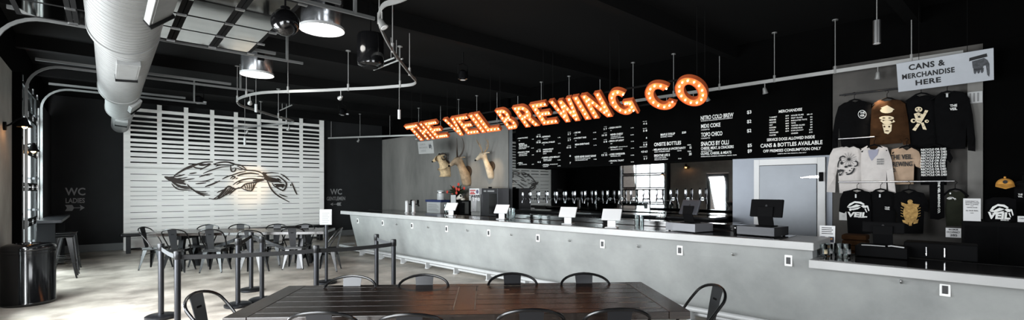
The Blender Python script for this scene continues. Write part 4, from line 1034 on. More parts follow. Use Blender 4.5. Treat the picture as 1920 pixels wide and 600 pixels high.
menu('beer_column', Z7([('- ESPRESSO', 275, 360, 278, 292), ('SOUR STOUT', 295, 340, 302, 309), ('- SPECIAL STABLES', 275, 402, 334, 347), ('IPA', 295, 305, 355, 361), ('PASSIONFRUIT', 292, 390, 397, 410), ('DRAGON GOSE', 292, 374, 416, 430), ('SOUR', 293, 325, 438, 446), ('- SLEEPER LAPSE MERLOT', 276, 450, 473, 486), ('BARREL AGED', 295, 374, 492, 500), ('WITH CHERRY', 295, 372, 504, 512), ('- PITFALL', 284, 350, 540, 553), ('NEW ZEALAND HOPPED', 356, 430, 538, 545), ('DOUBLE IPA', 292, 340, 558, 566),
    ('5.2%', 430, 456, 287, 294), ('6.7%', 434, 456, 342, 349), ('5.1%', 434, 456, 430, 437), ('13.2%', 428, 456, 497, 504), ('8.7%', 430, 456, 552, 559), ('12 OZ', 524, 552, 238, 243), ('5 7', 524, 553, 252, 268), ('12 OZ', 524, 552, 294, 299), ('5 7', 524, 553, 308, 324), ('12 OZ', 524, 552, 363, 368), ('13 15', 514, 554, 376, 392), ('8', 540, 552, 455, 470), ('7', 542, 553, 520, 536)]))
menu('beer_column', Z7([('- USE ME', 576, 643, 239, 253), ('IPA', 590, 606, 264, 270), ('- A PATENT WAR', 576, 698, 291, 305), ('IPA', 592, 606, 318, 324), ('MEAN EVERYTHING', 592, 725, 348, 364), ('IPA', 590, 604, 376, 382), ('NEVER NEVER SUNNY SUNNY', 590, 790, 463, 481), ('SOUR ALE WITH LEMON, ORANGE', 592, 736, 487, 495), ('AND MARSHMALLOW', 592, 712, 500, 508), ('6.2%', 762, 790, 239, 247), ('6.6%', 762, 792, 300, 308), ('5.1%', 766, 794, 359, 366), ('7.5%', 766, 794, 490, 498),
    ('12 OZ', 864, 890, 188, 193), ('5 7', 860, 890, 203, 220), ('12 OZ', 862, 890, 246, 251), ('10 15', 844, 890, 262, 278), ('12 OZ', 862, 890, 308, 313), ('6 8', 860, 892, 322, 338), ('12 OZ', 862, 890, 432, 437), ('13 15', 842, 893, 446, 464)]))
menu('beer_column', Z7([('- GREEN HEATH', 904, 1024, 194, 209), ('IPA', 924, 936, 222, 228), ('NEVER CHEESY', 924, 1042, 255, 272), ('COLLABORATION WITH', 926, 1020, 280, 287), ('DOUBLE DRY HOPPED DIPA', 926, 1050, 294, 302), ('- SPECK OF LIGHT', 904, 1050, 318, 333), ('DIPA', 924, 942, 344, 351), ('- TETNUT', 908, 992, 378, 392), ('CREAM ALE WITH NUT', 998, 1085, 375, 382), ('SMOOTHIE STYLE', 926, 1036, 400, 408), ('- LORD SHREDDER', 908, 1060, 440, 456), ('IMPERIAL IPA', 926, 1020, 462, 470), ('- CRUCIAL TAUNT', 908, 1050, 502, 517), ('DIPA', 926, 944, 526, 533),
    ('5.2%', 1114, 1142, 196, 203), ('8.2%', 1112, 1142, 262, 269), ('8.5%', 1116, 1144, 323, 330), ('6.6%', 1116, 1146, 386, 393), ('10.8%', 1114, 1146, 452, 459), ('8.3%', 1116, 1144, 515, 522), ('12 OZ', 1228, 1266, 138, 144), ('4 6', 1230, 1268, 153, 170), ('12 OZ', 1228, 1266, 203, 209), ('5 8', 1230, 1268, 218, 236), ('6', 1256, 1268, 284, 300), ('12 OZ', 1232, 1268, 333, 339), ('5 8', 1232, 1268, 348, 366), ('FIVE TASTER', 1198, 1266, 376, 384), ('4.5 6.5', 1212, 1270, 414, 432), ('12 OZ', 1234, 1268, 464, 470), ('5 7', 1236, 1270, 480, 497)]))

menu_items.sort(key=lambda q: -(q[4] - q[3]) * (q[2] - q[1]))
rest = bmesh.new()
for i, (txt, x0, x1, y0, y1) in enumerate(menu_items):
    s0, za = on_n(x0, y1, NM); s1, _ = on_n(x1, y1, NM); zb = on_n(x0, y0, NM)[1]
    o = text_mesh('menu_line', txt, 'text_white', mn, MROT @ (B(s0, NM, za) - MO), (1, 0, 0), (0, 0, 1), s0 - s1, zb - za, offset=0.02)
    if i >= 99:
        rest.from_mesh(o.data); me = o.data; bpy.data.objects.remove(o); bpy.data.meshes.remove(me)
me = bpy.data.meshes.new('fine_print'); rest.to_mesh(me); rest.free(); me.materials.append(M['text_white'])
o = bpy.data.objects.new('fine_print', me); C.objects.link(o); o.parent = mn; o['kind'] = 'stuff'

# hanging sign: cans & merchandise here
def tilted_sign(name, label, TL, TRp, BL, BRp, nt, nb):
    tl = B(on_n(*TL, nt)[0], nt, on_n(*TL, nt)[1]); tr = B(on_n(*TRp, nt)[0], nt, on_n(*TRp, nt)[1])
    bl_ = B(on_n(*BL, nb)[0], nb, on_n(*BL, nb)[1])
    r = (tr - tl); wdt = r.length; r.normalize(); u_ = tl - bl_; u_ = (u_ - r * u_.dot(r)); h = u_.length; u_.normalize(); n_ = r.cross(u_)
    t = bpy.data.objects.new(name, None); C.objects.link(t); t.location = tl - u_ * h; t.rotation_euler = Matrix((r, u_, n_)).transposed().to_euler(); tag(t, label, 'sign')
    return t, wdt, h
cs, cw, chh = tilted_sign('merchandise_sign', 'grey hanging sign reading cans and merchandise here with a pointing hand', (1680.5, 119.5), (1863, 90), (1682.5, 173), (1867, 148.6), 7.95, 8.12)
MB().box((0, 0, -0.015), (cw, chh, 0)).build('sign_panel', 'sign_grey', cs, bevel=0.002)
def sign_text(t, txt, x0, x1, y0, y1, w_, h_, m='text_black', off=0.035):
    text_mesh('lettering', txt, m, t, (x0 * w_, y0 * h_, 0), (1, 0, 0), (0, 1, 0), (x1 - x0) * w_, (y1 - y0) * h_, offset=off, depth=0.003, space=1.1)
sign_text(cs, 'CANS &', .135, .525, .70, .90, cw, chh); sign_text(cs, 'MERCHANDISE', .055, .62, .42, .60, cw, chh); sign_text(cs, 'HERE', .20, .475, .155, .335, cw, chh)
def hand_print(t, x, y, w_, h_, m='text_black'):
    """pointing hand with a cuff, as printed flat shapes"""
    fn = lambda u_, v, d: Vector((x + u_ * w_, y + v * h_, 0.001 + d))
    mb = MB()
    mb.prism([(0, .78), (.02, .92), (.85, 1), (.88, .86)], fn, 0, .002)
    mb.build('hand_cuff', m, t)
    mb = MB()
    mb.prism([(.14, .76), (.17, .48), (.3, .3), (.46, .3), (.62, .36), (.7, .5), (.8, .5), (.86, .1), (.95, .0), (.98, .15), (.97, .55), (.88, .72), (.72, .83)], fn, .0005, .002)
    for k in range(3): mb.prism([(.2 + .17 * k, .42), (.22 + .17 * k, .24), (.28 + .17 * k, .19), (.35 + .17 * k, .26), (.36 + .17 * k, .42)], fn, .0005, .002)
    mb.build('hand', mat('print_grey', (74, 76, 80), 0.8, vary=0.5, scale=30), t)
hand_print(cs, .765 * cw, .12 * chh, .2 * cw, .75 * chh)
for fx in (.25, .75):
    q = Vector((fx * cw, chh - 0.01, -0.02)); up_ = cs.rotation_euler.to_matrix().transposed() @ Vector((0, 0, 1)); hl = ZC - (cs.location + cs.rotation_euler.to_matrix() @ q).z
    MB().cyl(q, q + up_ * hl, 0.003, seg=6).build('hanger', 'beam_black', cs)
s2, w2, h2 = tilted_sign('small_hand_sign', 'small grey sign with a pointing hand hanging at the far left end of the letters', (783, 266), (811.5, 263.5), (783, 289), (811.5, 287), 7.95, 8.0)
MB().box((0, 0, -0.012), (w2, h2, 0)).build('sign_panel', mat('sign_dim', (150, 150, 148), 0.7), s2)
for k, (tx, a0, a1) in enumerate((('CANS &', .12, .5), ('MERCHANDISE', .08, .62), ('HERE', .18, .5))): sign_text(s2, tx, a0, a1, .68 - .26 * k, .84 - .26 * k, w2, h2, 'text_dim')
hand_print(s2, .68 * w2, .3 * h2, .22 * w2, .5 * h2, 'text_dim')
for fx in (.2, .8): 
    q = Vector((fx * w2, h2 - 0.01, -0.01)); up_ = s2.rotation_euler.to_matrix().transposed() @ Vector((0, 0, 1)); hl = ZC - (s2.location + s2.rotation_euler.to_matrix() @ q).z
    MB().cyl(q, q + up_ * hl, 0.003, seg=6).build('hanger', 'beam_black', s2)
# ================================================================== MOUNTED ANIMAL HEADS
M['fur_pale'] = mat('fur_pale', (202, 176, 138), 0.9, vary=0.35, scale=14, bump=0.5, bscale=60)
M['fur_tan'] = mat('fur_tan', (152, 132, 108), 0.9, vary=0.4, scale=10, bump=0.5, bscale=60)
M['fur_white'] = mat('fur_white', (206, 188, 162), 0.9, vary=0.3, scale=9, bump=0.5, bscale=60)
M['horn'] = mat('horn', (58, 46, 36), 0.5, vary=0.3, scale=20)
M['horn_light'] = mat('horn_light', (150, 122, 88), 0.5, vary=0.3, scale=20)
def skin(name, nodes, edges, m, parent, sub=2):
    me = bpy.data.meshes.new(name); me.from_pydata([n[0] for n in nodes], edges, []); me.materials.append(M[m])
    o = bpy.data.objects.new(name, me); C.objects.link(o); o.parent = parent
    sk = o.modifiers.new('skin', 'SKIN'); sk.use_smooth_shade = True
    for i, n in enumerate(nodes):
        v = me.skin_vertices[0].data[i]; v.radius = (n[1], n[1] if len(n) < 3 else n[2]); v.use_root = (i == 0)
    s = o.modifiers.new('sub', 'SUBSURF'); s.levels = sub; s.render_levels = sub
    return o
def mount(px, py, label, kind, k=1.0, turn=0.0):
    s, z = on_n(px, py, NTW)
    t = thing('mounted_animal_head', label, 'animal mount', B(s, NTW, z), RB, 'mounted animal heads on the concrete wall')
    fur = {'ram': 'fur_pale', 'antelope': 'fur_tan', 'deer': 'fur_white'}[kind]
    nk = {'ram': 0.8, 'antelope': 1.0, 'deer': 1.1}[kind]
    thick = {'ram': 1.35, 'antelope': 1.0, 'deer': 0.8}[kind]
    N = lambda x, y, z_, r, r2=None: ((x * k, y * k, z_ * k), r * k * 1.0, (r2 or r) * k)
    h = 0.22 * nk
    nodes = [N(0, -0.02, -0.2, .13 * thick), N(0.0, -0.1, -0.08, .125 * thick), N(turn * .2, -0.17, 0.05, .1 * thick), N(turn * .5, -0.23, 0.17 * nk, .082 * thick), N(turn * .8, -0.3, h + .05, .09), N(turn * 1.4, -0.38, h + .02, .072), N(turn * 2.2, -0.47, h - .06, .052), N(turn * 2.7, -0.52, h - .1, .038),
             N(turn * .8 - .07, -0.27, h + .1, .02), N(turn * .8 - .16, -0.25, h + .11, .025, .012), N(turn * .8 - .2, -0.25, h + .1, .008),
             N(turn * .8 + .07, -0.27, h + .1, .02), N(turn * .8 + .16, -0.25, h + .11, .025, .012), N(turn * .8 + .2, -0.25, h + .1, .008), N(0, -0.02, -0.34, .08 * thick)]
    edges = [(0, 1), (1, 2), (2, 3), (3, 4), (4, 5), (5, 6), (6, 7), (4, 8), (8, 9), (9, 10), (4, 11), (11, 12), (12, 13), (0, 14)]
    skin('head_and_neck', nodes, edges, fur, t)
    hx, hy, hz = turn * .8 * k, -0.29 * k, (h + .11) * k
    for sx in (-1, 1):
        V = lambda x, y, z_: Vector((hx + sx * x * k, hy + y * k, hz + z_ * k))
        if kind == 'ram':
            pts = [V(.03, 0, 0), V(.09, .06, .04), V(.14, .12, .0), V(.16, .13, -.08), V(.15, .06, -.15), V(.15, -.02, -.13), V(.17, -.05, -.06)]
            pts = [Vector(q) for q in sum([bez(pts[i], pts[i] + (pts[i + 1] - pts[max(i - 1, 0)]) / 6, pts[i + 1] - (pts[min(i + 2, 6)] - pts[i]) / 6, pts[i + 1], 4)[:-1] for i in range(6)], [])] + [pts[-1]]
            MB().tube(pts, .03, 10, radii=[(.036 - .028 * i / (len(pts) - 1)) * k for i in range(len(pts))]).build('horn', 'horn', t, smooth=True)
        elif kind == 'antelope':
            pts = bez(V(.03, 0, 0), V(.12, .05, .12), V(.16, .1, .25), V(.09, .03, .46), 12)
            MB().tube(pts, .02, 8, radii=[(.024 - .019 * i / 12) * k for i in range(13)]).build('horn', 'horn', t, smooth=True)
        else:
            main = bez(V(.03, 0, 0), V(.1, .06, .1), V(.24, .06, .18), V(.17, -.1, .36), 10); mb = MB()
            mb.tube(main, .014, 8, radii=[(.017 - .012 * i / 10) * k for i in range(11)])
            for i, (dx, dz, l) in ((3, (.0, .9, .16)), (5, (.1, 1, .17)), (7, (.25, 1, .12)), (1, (.1, .8, .09))):
                mb.tube([main[i], main[i] + Vector((sx * dx, -.2, dz)) * l * .6 * k, main[i] + Vector((sx * dx * .5, -.25, dz * 1.1)) * l * k], .009, 6, radii=[.011 * k, .008 * k, .003 * k])
            mb.build('antler', 'horn_light', t, smooth=True)
        MB().ball(((turn * 1.05 + sx * .056) * k, -0.345 * k, (h + .065) * k), .013 * k, seg=10).build('eye', 'black_gloss', t, smooth=True)
    MB().ball((turn * 2.75 * k, -0.535 * k, (h - .1) * k), .03 * k, (1, .7, .8), 10).build('nose', 'black_plastic', t, smooth=True)
    MB().lathe([(.11 * k, 0), (.14 * k, .01), (.14 * k, .03)], seg=20).build('plaque', 'horn', t).rotation_euler = (R(90), 0, 0)
    return t
mount(839, 309, 'mounted pale ram head with curled horns, leftmost of the three trophies', 'ram', 1.0, -.02)
mount(878, 322, 'mounted tan antelope head with tall curving black horns, middle trophy', 'antelope', 1.25, -.02)
mount(922, 312, 'mounted pale deer head with branching antlers, rightmost trophy by the pillar', 'deer', 1.05, -.02)

# ================================================================== ON THE BACK COUNTER
NC = 8.7
def at_back(px, n=NC): return S(px, n)
def wide(x0, x1, n=NC): return S(x0, n) - S(x1, n)
def put(name, label, cat, px, n, z, group=None): return thing(name, label, cat, B(S(px, n), n, z), RB, group)
ZB = 0.9
t = put('drink_crate', 'pale crate with printed front and blue top left of the flowers', 'crate', 820, 8.65, ZB)
w_ = wide(807, 832, 8.65)
MB().box((-w_ / 2, -.15, 0), (w_ / 2, .15, .33)).build('box', 'white_rail', t, bevel=0.01)
mb = MB()
for k in range(6): mb.box((-w_ * .4, -.152, .06 + .04 * k), (w_ * .4 - .05 * (k % 3), -.15, .075 + .04 * k))
mb.build('printed_lines', 'text_dim', t)
MB().box((-w_ / 2 - .06, -.17, .33), (w_ / 2 + .06, .17, .40)).build('blue_lid', mat('blue', (36, 48, 92), 0.5), t, bevel=0.01)
t = put('steel_canister', 'tall pale cylinder canister standing on the blue topped crate', 'canister', 827, 8.65, ZB + .40)
MB().lathe([(.115, 0), (.12, .01), (.12, .27), (.11, .285), (.02, .29)], seg=28).build('body', 'white_rail', t, smooth=True)
MB().lathe([(.122, .2), (.124, .205), (.124, .235), (.122, .24)], seg=28).build('band', 'steel', t, smooth=True)
t = put('display_cabinet', 'black cabinet under the red flowers', 'cabinet', 872, 8.7, ZB)
w_ = wide(855, 891)
MB().box((-w_ / 2, -.2, 0), (w_ / 2, .2, .4)).build('body', 'black_plastic', t, bevel=0.006)
MB().box((-w_ / 2 + .03, -.205, .03), (w_ / 2 - .03, -.2, .37)).build('door', 'black_gloss', t)
ZD = ZB + .4
t = put('flower_arrangement', 'dark leafy plant with red flowers on the black cabinet', 'plant', 856, 8.7, ZB + .40)
rnd = random.Random(11)
MB().lathe([(.1, 0), (.13, .02), (.15, .16), (.14, .17)], seg=20).build('pot', 'black_plastic', t, smooth=True)
M['leaf'] = mat('leaf', (38, 52, 34), 0.6, vary=0.4, scale=8); M['petal'] = mat('petal', (190, 62, 48), 0.6)
mb = MB(); fl = []
for k in range(60):
    a_ = rnd.uniform(0, 2 * PI); l = rnd.uniform(.18, .42); el = rnd.uniform(.2, 1.2)
    tip = Vector((math.cos(a_) * math.cos(el) * l * 1.25, math.sin(a_) * math.cos(el) * l * .8, .15 + math.sin(el) * l * .8))
    b0 = Vector((0, 0, .13)); mid = (b0 + tip) / 2 + Vector((0, 0, .04)); nn_ = (tip - b0).cross(Vector((rnd.uniform(-1, 1), rnd.uniform(-1, 1), 1)))
    mb.ribbon([b0, mid, tip], .04, .003, nn_.cross(tip - b0) if nn_.length > 1e-5 else (0, 0, 1), [.012, .06, .008])
    if k % 7 == 0: fl.append(tip)
mb.build('leaves', 'leaf', t)
for f_ in fl:
    mb = MB()
    for q in range(5):
        a_ = 2 * PI * q / 5; mb.ball(f_ + Vector((math.cos(a_) * .025, -.02, math.sin(a_) * .025)), .024, (1, .6, 1), 8)
    mb.build('flower', 'petal', t, smooth=True)
t = put('price_card', 'small pale square card standing left of the white skull', 'card', 850, 8.38, ZB + .335)
MB().box((-.11, -.005, 0), (.11, .005, .22)).build('card', 'white_rail', t); MB().box((-.09, 0, 0), (.09, .1, .012)).build('card_foot', 'black_plastic', t)
t = put('card_stand', 'black block under the small pale card', 'box', 850, 8.38, ZB)
MB().box((-.12, -.1, 0), (.12, .11, .33)).build('block', 'black_plastic', t, bevel=.006)
t = put('animal_skull', 'small white animal skull with dark eye hollows on the black cabinet', 'skull', 867, 8.6, ZD)
M['bone'] = mat('bone', (220, 212, 200), 0.6)
skin('skull', [((0, 0, .13), .09), ((-.03, -.06, .1), .075), ((-.06, -.13, .06), .05), ((-.08, -.19, .04), .035)], [(0, 1), (1, 2), (2, 3)], 'bone', t)
for sx in (-1, 1): MB().ball((-.035 + sx * .06, -.085, .125), .028, seg=10).build('eye_hollow', 'black_plastic', t, smooth=True)
MB().ball((0, 0.02, .03), .07, (1, 1, .5), 10).build('jaw', 'bone', t, smooth=True)
t = put('stone_mug', 'small pale mug on the black cabinet right of the skull', 'mug', 885, 8.6, ZD)
MB().lathe([(.07, 0), (.08, .02), (.085, .14), (.075, .14), (.07, .03)], seg=20).build('body', 'white_rail', t, smooth=True)
MB().tube([(.08, 0, .11), (.13, 0, .1), (.13, 0, .05), (.08, 0, .03)], .01, 6).build('handle', 'white_rail', t, smooth=True)

# drink dispenser and its tall dark cabinet
t = put('drink_dispenser', 'steel drink dispenser with red and white sign and small taps', 'dispenser', 902, 8.65, ZB)
w_ = wide(894, 911, 8.65); hh = .70
MB().box((-w_ / 2, -.1, .1), (w_ / 2, .2, hh - .12)).build('body', 'steel', t, bevel=.006)
MB().box((-w_ / 2, -.2, 0), (w_ / 2, .2, .1)).build('drip_base', 'steel', t, bevel=.006)
for sx in (-1, 1): MB().box((sx * w_ / 2 - .012, -.2, .1), (sx * w_ / 2 + .012, .2, hh - .12)).build('side_panel', 'steel', t)
pn = MB().box((-w_ / 2 - .03, -.24, hh - .14), (w_ / 2, .2, hh + .04)).build('sign_box', 'white_paint', t, bevel=.006)
MB().box((-w_ / 2, -.244, hh - .12), (w_ / 2 - .16, -.24, hh - .085)).box((-w_ / 2, -.244, hh - .03), (w_ / 2 - .14, -.24, hh + .0)).box((-w_ / 2 + .02, -.244, hh - .075), (w_ / 2 - .2, -.24, hh - .05)).build('red_bands', mat('red', (170, 46, 44), 0.5), pn)
MB().ball((w_ / 2 - .07, -.24, hh - .05), .055, (1, .08, 1), 14).build('round_emblem', mat('slate', (90, 84, 110), 0.5), pn, smooth=True)
for k in range(4):
    x = -w_ / 2 + .07 + k * (w_ - .14) / 3
    MB().cyl((x, -.1, hh - .2), (x, -.19, hh - .2), .018, seg=10).cyl((x, -.18, hh - .2), (x, -.18, hh - .3), .014, .01, 10).cyl((x, -.18, hh - .19), (x, -.2, hh - .12), .012, .02, 10).build('tap', 'chrome', t, smooth=True)
t = put('drink_cabinet', 'tall dark cabinet machine right of the steel dispenser', 'cabinet', 928, 8.7, ZB)
w_ = wide(913, 943)
MB().box((-w_ / 2, -.2, 0), (w_ / 2, .22, .74)).build('body', mat('dark_steel', (62, 62, 64), 0.35, metal=.6), t, bevel=.008)
MB().box((-w_ * .02, -.207, .06), (w_ / 2 - .03, -.2, .6)).build('dark_panel', 'black_gloss', t)
for k, (x0, x1) in enumerate(((-.36, -.2), (-.12, .3))):
    MB().box((x0 * w_, -.206, .645), (x1 * w_, -.2, .69)).build('name_plate', 'text_dim', t)
MB().cyl((-w_ * .3, 0, .74), (-w_ * .3, 0, .78), .05, seg=14).build('top_knob', 'black_plastic', t)

# ================================================================== BEER TAPS ON THE MIRROR WALL
XT = MXW - 0.002
def make_tap(label):
    t = thing('beer_tap', label, 'beer tap', (0, 0, 0), 0, 'row of chrome beer taps on the black wall')
    MB().cyl((0, 0, 0), (-.014, 0, 0), .032, seg=16).cyl((-.01, 0, 0), (-.11, 0, 0), .014, seg=12).build('shank', 'chrome', t, smooth=True)
    MB().tube([(-.09, 0, .02), (-.11, 0, 0), (-.125, 0, -.05), (-.135, 0, -.1)], .013, 10, radii=[.016, .018, .014, .011]).build('spout', 'chrome', t, smooth=True)
    MB().lathe([(.009, .02), (.012, .04), (.02, .07), (.024, .12), (.02, .16), (.024, .18), (.012, .2)], (-.11, 0, 0), 14).build('tap_handle', 'chrome', t, smooth=True)
    return t
tap0 = None
tpx = [986, 1001, 1017, 1033, 1050, 1067, 1084, 1103, 1123, 1145, 1167, 1189, 1212, 1237, 1263, 1291, 1318]
ordn = ['first', 'second', 'third', 'fourth', 'fifth', 'sixth', 'seventh', 'eighth', 'ninth', 'tenth', 'eleventh', 'twelfth', 'thirteenth', 'fourteenth', 'fifteenth', 'sixteenth', 'last']
for i, px in enumerate(tpx):
    p = on_x(px, 373, XT); lb = 'chrome beer tap, %s from the left along the black mirror wall' % ordn[i]
    if tap0 is None: tap0 = make_tap(lb); tap0.location = p
    else: copy_thing(tap0, p, 0, lb)
for px, zz in ((1120, 1.16),):
    pass

# ================================================================== ON THE BAR COUNTER
ZC_ = ZT + .005
def on_counter(px, py): return gp(px, py, ZC_)
def tablet(px, py, label):
    p = on_counter(px, py)
    t = thing('tablet_stand', label, 'tablet', p, RB + R(20), 'white tablet stands on the bar')
    MB().box((-.085, -.075, 0), (.085, .09, .012)).build('foot', 'white_paint', t, bevel=.005)
    MB().ribbon([(0, .0, .01), (0, .0, .09), (0, -.012, .17)], .115, .03, (0, 1, .05)).build('neck', 'white_paint', t, bevel=.004)
    mt = Matrix.Translation((0, .0, .185)) @ Matrix.Rotation(R(-38), 4, 'X')
    o = MB().box((-.135, -.012, -.095), (.135, .012, .095), mt).build('tablet', 'white_paint', t, bevel=.006)
    MB().box((-.12, .012, -.08), (.12, .0135, .08), mt).build('screen', 'black_gloss', o)
tablet(846, 404, 'white tablet stand on the bar, leftmost, before the black cabinet')
tablet(941, 411, 'white tablet stand on the bar in front of the pillar, second from left')
tablet(1065, 420, 'white tablet stand on the bar below the reflected screen')
tablet(1147, 427, 'white tablet stand on the bar, rightmost, left of the tall glasses')
for px, lb in ((763, 'pale cylindrical draft tower at the far end of the bar, left one'), (775.5, 'pale cylindrical draft tower at the far end of the bar, right one')):
    p = on_counter(px, 399)
    t = thing('draft_tower', lb, 'beer tower', p, RB, 'draft towers')
    MB().lathe([(.06, 0), (.045, .015), (.04, .03), (.04, .26), (.045, .27), (.02, .29)], seg=24).build('column', 'white_rail', t, smooth=True)
    for k in (-1, 1):
        MB().tube([(k * .02, .03, .2), (k * .02, .12, .2), (k * .02, .14, .15)], .01, 8).lathe([(.008, .2), (.014, .24), (.012, .3)], (k * .02, .12, 0), 10).build('faucet', 'black_plastic', t, smooth=True)
def glass_thing(px, py, h, r, label, grp='tall clear glasses on the bar', z=None):
    p = gp(px, py, z or ZC_)
    t = thing('glass', label, 'glass', p, 0, grp)
    MB().lathe([(r * .8, 0), (r * .84, .006), (r, h), (r - .003, h), (r * .8, .014), (0.001, .012)], seg=20, cap=False).build('tumbler', 'tumbler', t, smooth=True)
glass_thing(835, 400, .2, .035, 'tall clear glass left of the leftmost tablet stand, left one'); glass_thing(841, 401, .2, .035, 'tall clear glass touching the leftmost tablet stand')
for px, py, lb in ((952, 411, 'left'), (957.5, 412, 'middle'), (963, 413, 'right')): glass_thing(px, py, .21, .036, 'tall clear glass right of the tablet stand by the pillar, %s one' % lb)
for px, py, lb in ((1194, 431, 'left'), (1203, 432, 'right')): glass_thing(px, py, .2, .034, 'tall clear glass right of the rightmost tablet stand, %s one' % lb)
t = thing('bar_caddy', 'small dark caddy with straws and pens left of the grey register', 'caddy', on_counter(1240, 418), RB)
MB().box((-.08, -.05, 0), (.08, .05, .1)).build('tray', 'black_gloss', t, bevel=.006)
for k in range(4): MB().cyl((-.06 + .04 * k, 0, .02), (-.06 + .045 * k, .01, .2 - .015 * (k % 2)), .006, seg=6).build('pen', 'steel', t)

def register(x0, x1, y0, label_d, label_m, grey, mx0, mx1, myt, myb, dy):
    """cash drawer and, standing on it, a screen on a bent plate stand (seen from its back)"""
    p0, p1 = gp(x0, y0, ZC_), gp(x1, dy, ZC_)
    wd = (p1 - p0).length; c = (p0 + p1) / 2; d = p1 - p0; rz = math.atan2(d.y, d.x)
    t = thing('cash_drawer', label_d, 'cash drawer', c, rz, 'cash drawers on the bar')
    m = 'drawer_grey' if grey else 'drawer_dark'
    MB().box((-wd / 2, 0, .008), (wd / 2, .36, .11)).build('body', m, t, bevel=.004)
    for sx in (-1, 1):
        for yy in (.03, .33): MB().cyl((sx * (wd / 2 - .04), yy, 0), (sx * (wd / 2 - .04), yy, .009), .015, seg=10).build('rubber_foot', 'black_plastic', t)
    f_ = Vector((math.cos(rz), math.sin(rz), 0)); b_ = Vector((-f_.y, f_.x, 0))
    return c, f_, b_, rz, wd
M['drawer_grey'] = mat('drawer_grey', (120, 120, 124), 0.4, metal=.3); M['drawer_dark'] = mat('drawer_dark', (34, 35, 39), 0.4, metal=.4)
M['screen_back'] = mat('screen_back', (58, 59, 64), 0.4, metal=.3); M['screen_dark'] = mat('screen_dark', (9, 9, 10), 0.7, spec=0.06)
def pos_screen(loc, rz, wd, ht, label, m, zc, lean=R(-14)):
    t = thing('register_screen', label, 'screen', loc, rz, 'register screens on the bar')
    MB().box((-.09, -.06, 0), (.09, .12, .01)).build('stand_foot', 'black_plastic', t, bevel=.004)
    MB().ribbon([(0, .02, .005), (0, -.015, .12), (0, .0, zc + .02)], .17, .012, (0, 1, 0)).build('stand', 'black_plastic', t, bevel=.003)
    mt = Matrix.Translation((0, .03, zc)) @ Matrix.Rotation(lean, 4, 'X')
    o = MB().box((-wd / 2, -.016, -ht / 2), (wd / 2, .016, ht / 2), mt).build('screen_housing', m, t, bevel=.01)
    MB().box((-wd / 2 + .012, .016, -ht / 2 + .012), (wd / 2 - .012, .018, ht / 2 - .012), mt).build('display', 'black_gloss', o)
    mb = MB(); mb.prism([(x * .012, y * .016) for x, y in arc(0, 0, 1, 1, 0, 345, 14)], lambda x, y, d_: mt @ Vector((x, -.0165 - d_, y + ht * .12)), 0, .001)
    mb.build('logo_mark', 'text_black', o)
    return t
c, f_, b_, rz, wd = register(1248, 1303, 432, 'silver grey cash drawer on the bar left of the dark one', '', True, 0, 0, 0, 0, 437)
pos_screen(c + f_ * .03 + b_ * .13 + Vector((0, 0, .11)), rz - R(8), .3, .2, 'grey register screen seen from behind on the silver grey cash drawer', 'screen_back', .2, R(-22))
c, f_, b_, rz, wd = register(1381, 1452, 440, 'dark cash drawer at the right part of the bar', '', False, 0, 0, 0, 0, 445.5)
pos_screen(c + f_ * .06 + b_ * .13 + Vector((0, 0, .11)), rz + R(2), .36, .21, 'dark register screen seen from behind before the cooler door', 'screen_dark', .21)
t = thing('receipt_printer', 'flat black pad with a small cup between the two cash drawers', 'printer', on_counter(1366, 428) + NN * .22, RB)
MB().box((-.14, -.06, 0), (.12, .1, .05)).build('body', 'black_plastic', t, bevel=.01); MB().box((-.1, -.05, .05), (.08, .09, .062)).build('paper_cover', 'black_gloss', t, bevel=.004)
t = thing('dish_stack', 'stack of pale folded papers lying behind the bar counter between the registers', 'papers', on_counter(1340, 425) + NN * .1, RB + R(10))
MB().box((-.12, -.08, 0), (.12, .08, .03)).build('stack', 'grey_plastic', t, bevel=.006)
MB().box((-.1, -.07, .03), (.12, .07, .045)).build('top_sheet', 'white_rail', t, bevel=.003)
t = thing('salt_shaker', 'small black cylinder beside the dark cash drawer', 'shaker', on_counter(1379, 437), 0)
MB().lathe([(.018, 0), (.02, .01), (.02, .05), (.012, .06)], seg=14).build('body', 'black_plastic', t, smooth=True); MB().lathe([(.013, .06), (.013, .072), (.006, .075)], seg=12).build('cap', 'steel', t, smooth=True)

# ================================================================== WALK-IN COOLER DOOR
ND = NM + 0.02
def cw_(px, py, n=ND): s, z = on_n(px, py, n); return s, z
s0, ztop = cw_(1415.5, 300); s1, _ = cw_(1549, 295)
t = thing('cooler_door', 'grey metal walk-in cooler door in a white frame behind the bar', 'door', B(s0, ND, 0), RB)
W_ = s0 - s1; fw = .085
MB().box((0, -.06, 0), (fw, 0, ztop)).box((W_ - fw - .02, -.06, 0), (W_, 0, ztop)).box((fw, -.06, ztop - .1), (W_ - fw - .02, 0, ztop)).build('door_frame', 'white_paint', t, bevel=.004)
MB().box((fw + .004, -.075, .02), (W_ - fw - .024, -.02, ztop - .104)).build('door_leaf', mat('leaf_metal', (106, 110, 115), 0.4, metal=.35, vary=.15, scale=1.5), t, bevel=.006)
mb = MB()
zh = cw_(1520, 332)[1]
mb.ribbon([(W_ - .33, -.095, zh - .01), (W_ - .2, -.1, zh), (W_ - .06, -.1, zh)], .05, .02, (0, 1, 0), [.025, .045, .05]); mb.box((W_ - .3, -.095, zh - .01), (W_ - .18, -.07, zh + .01))
hd = mb.build('hinge_strap', 'chrome', t, bevel=.004)
MB().box((W_ - .075, -.115, zh - .07), (W_ - .025, -.06, zh + .07)).build('hinge_block', 'black_plastic', hd, bevel=.006)
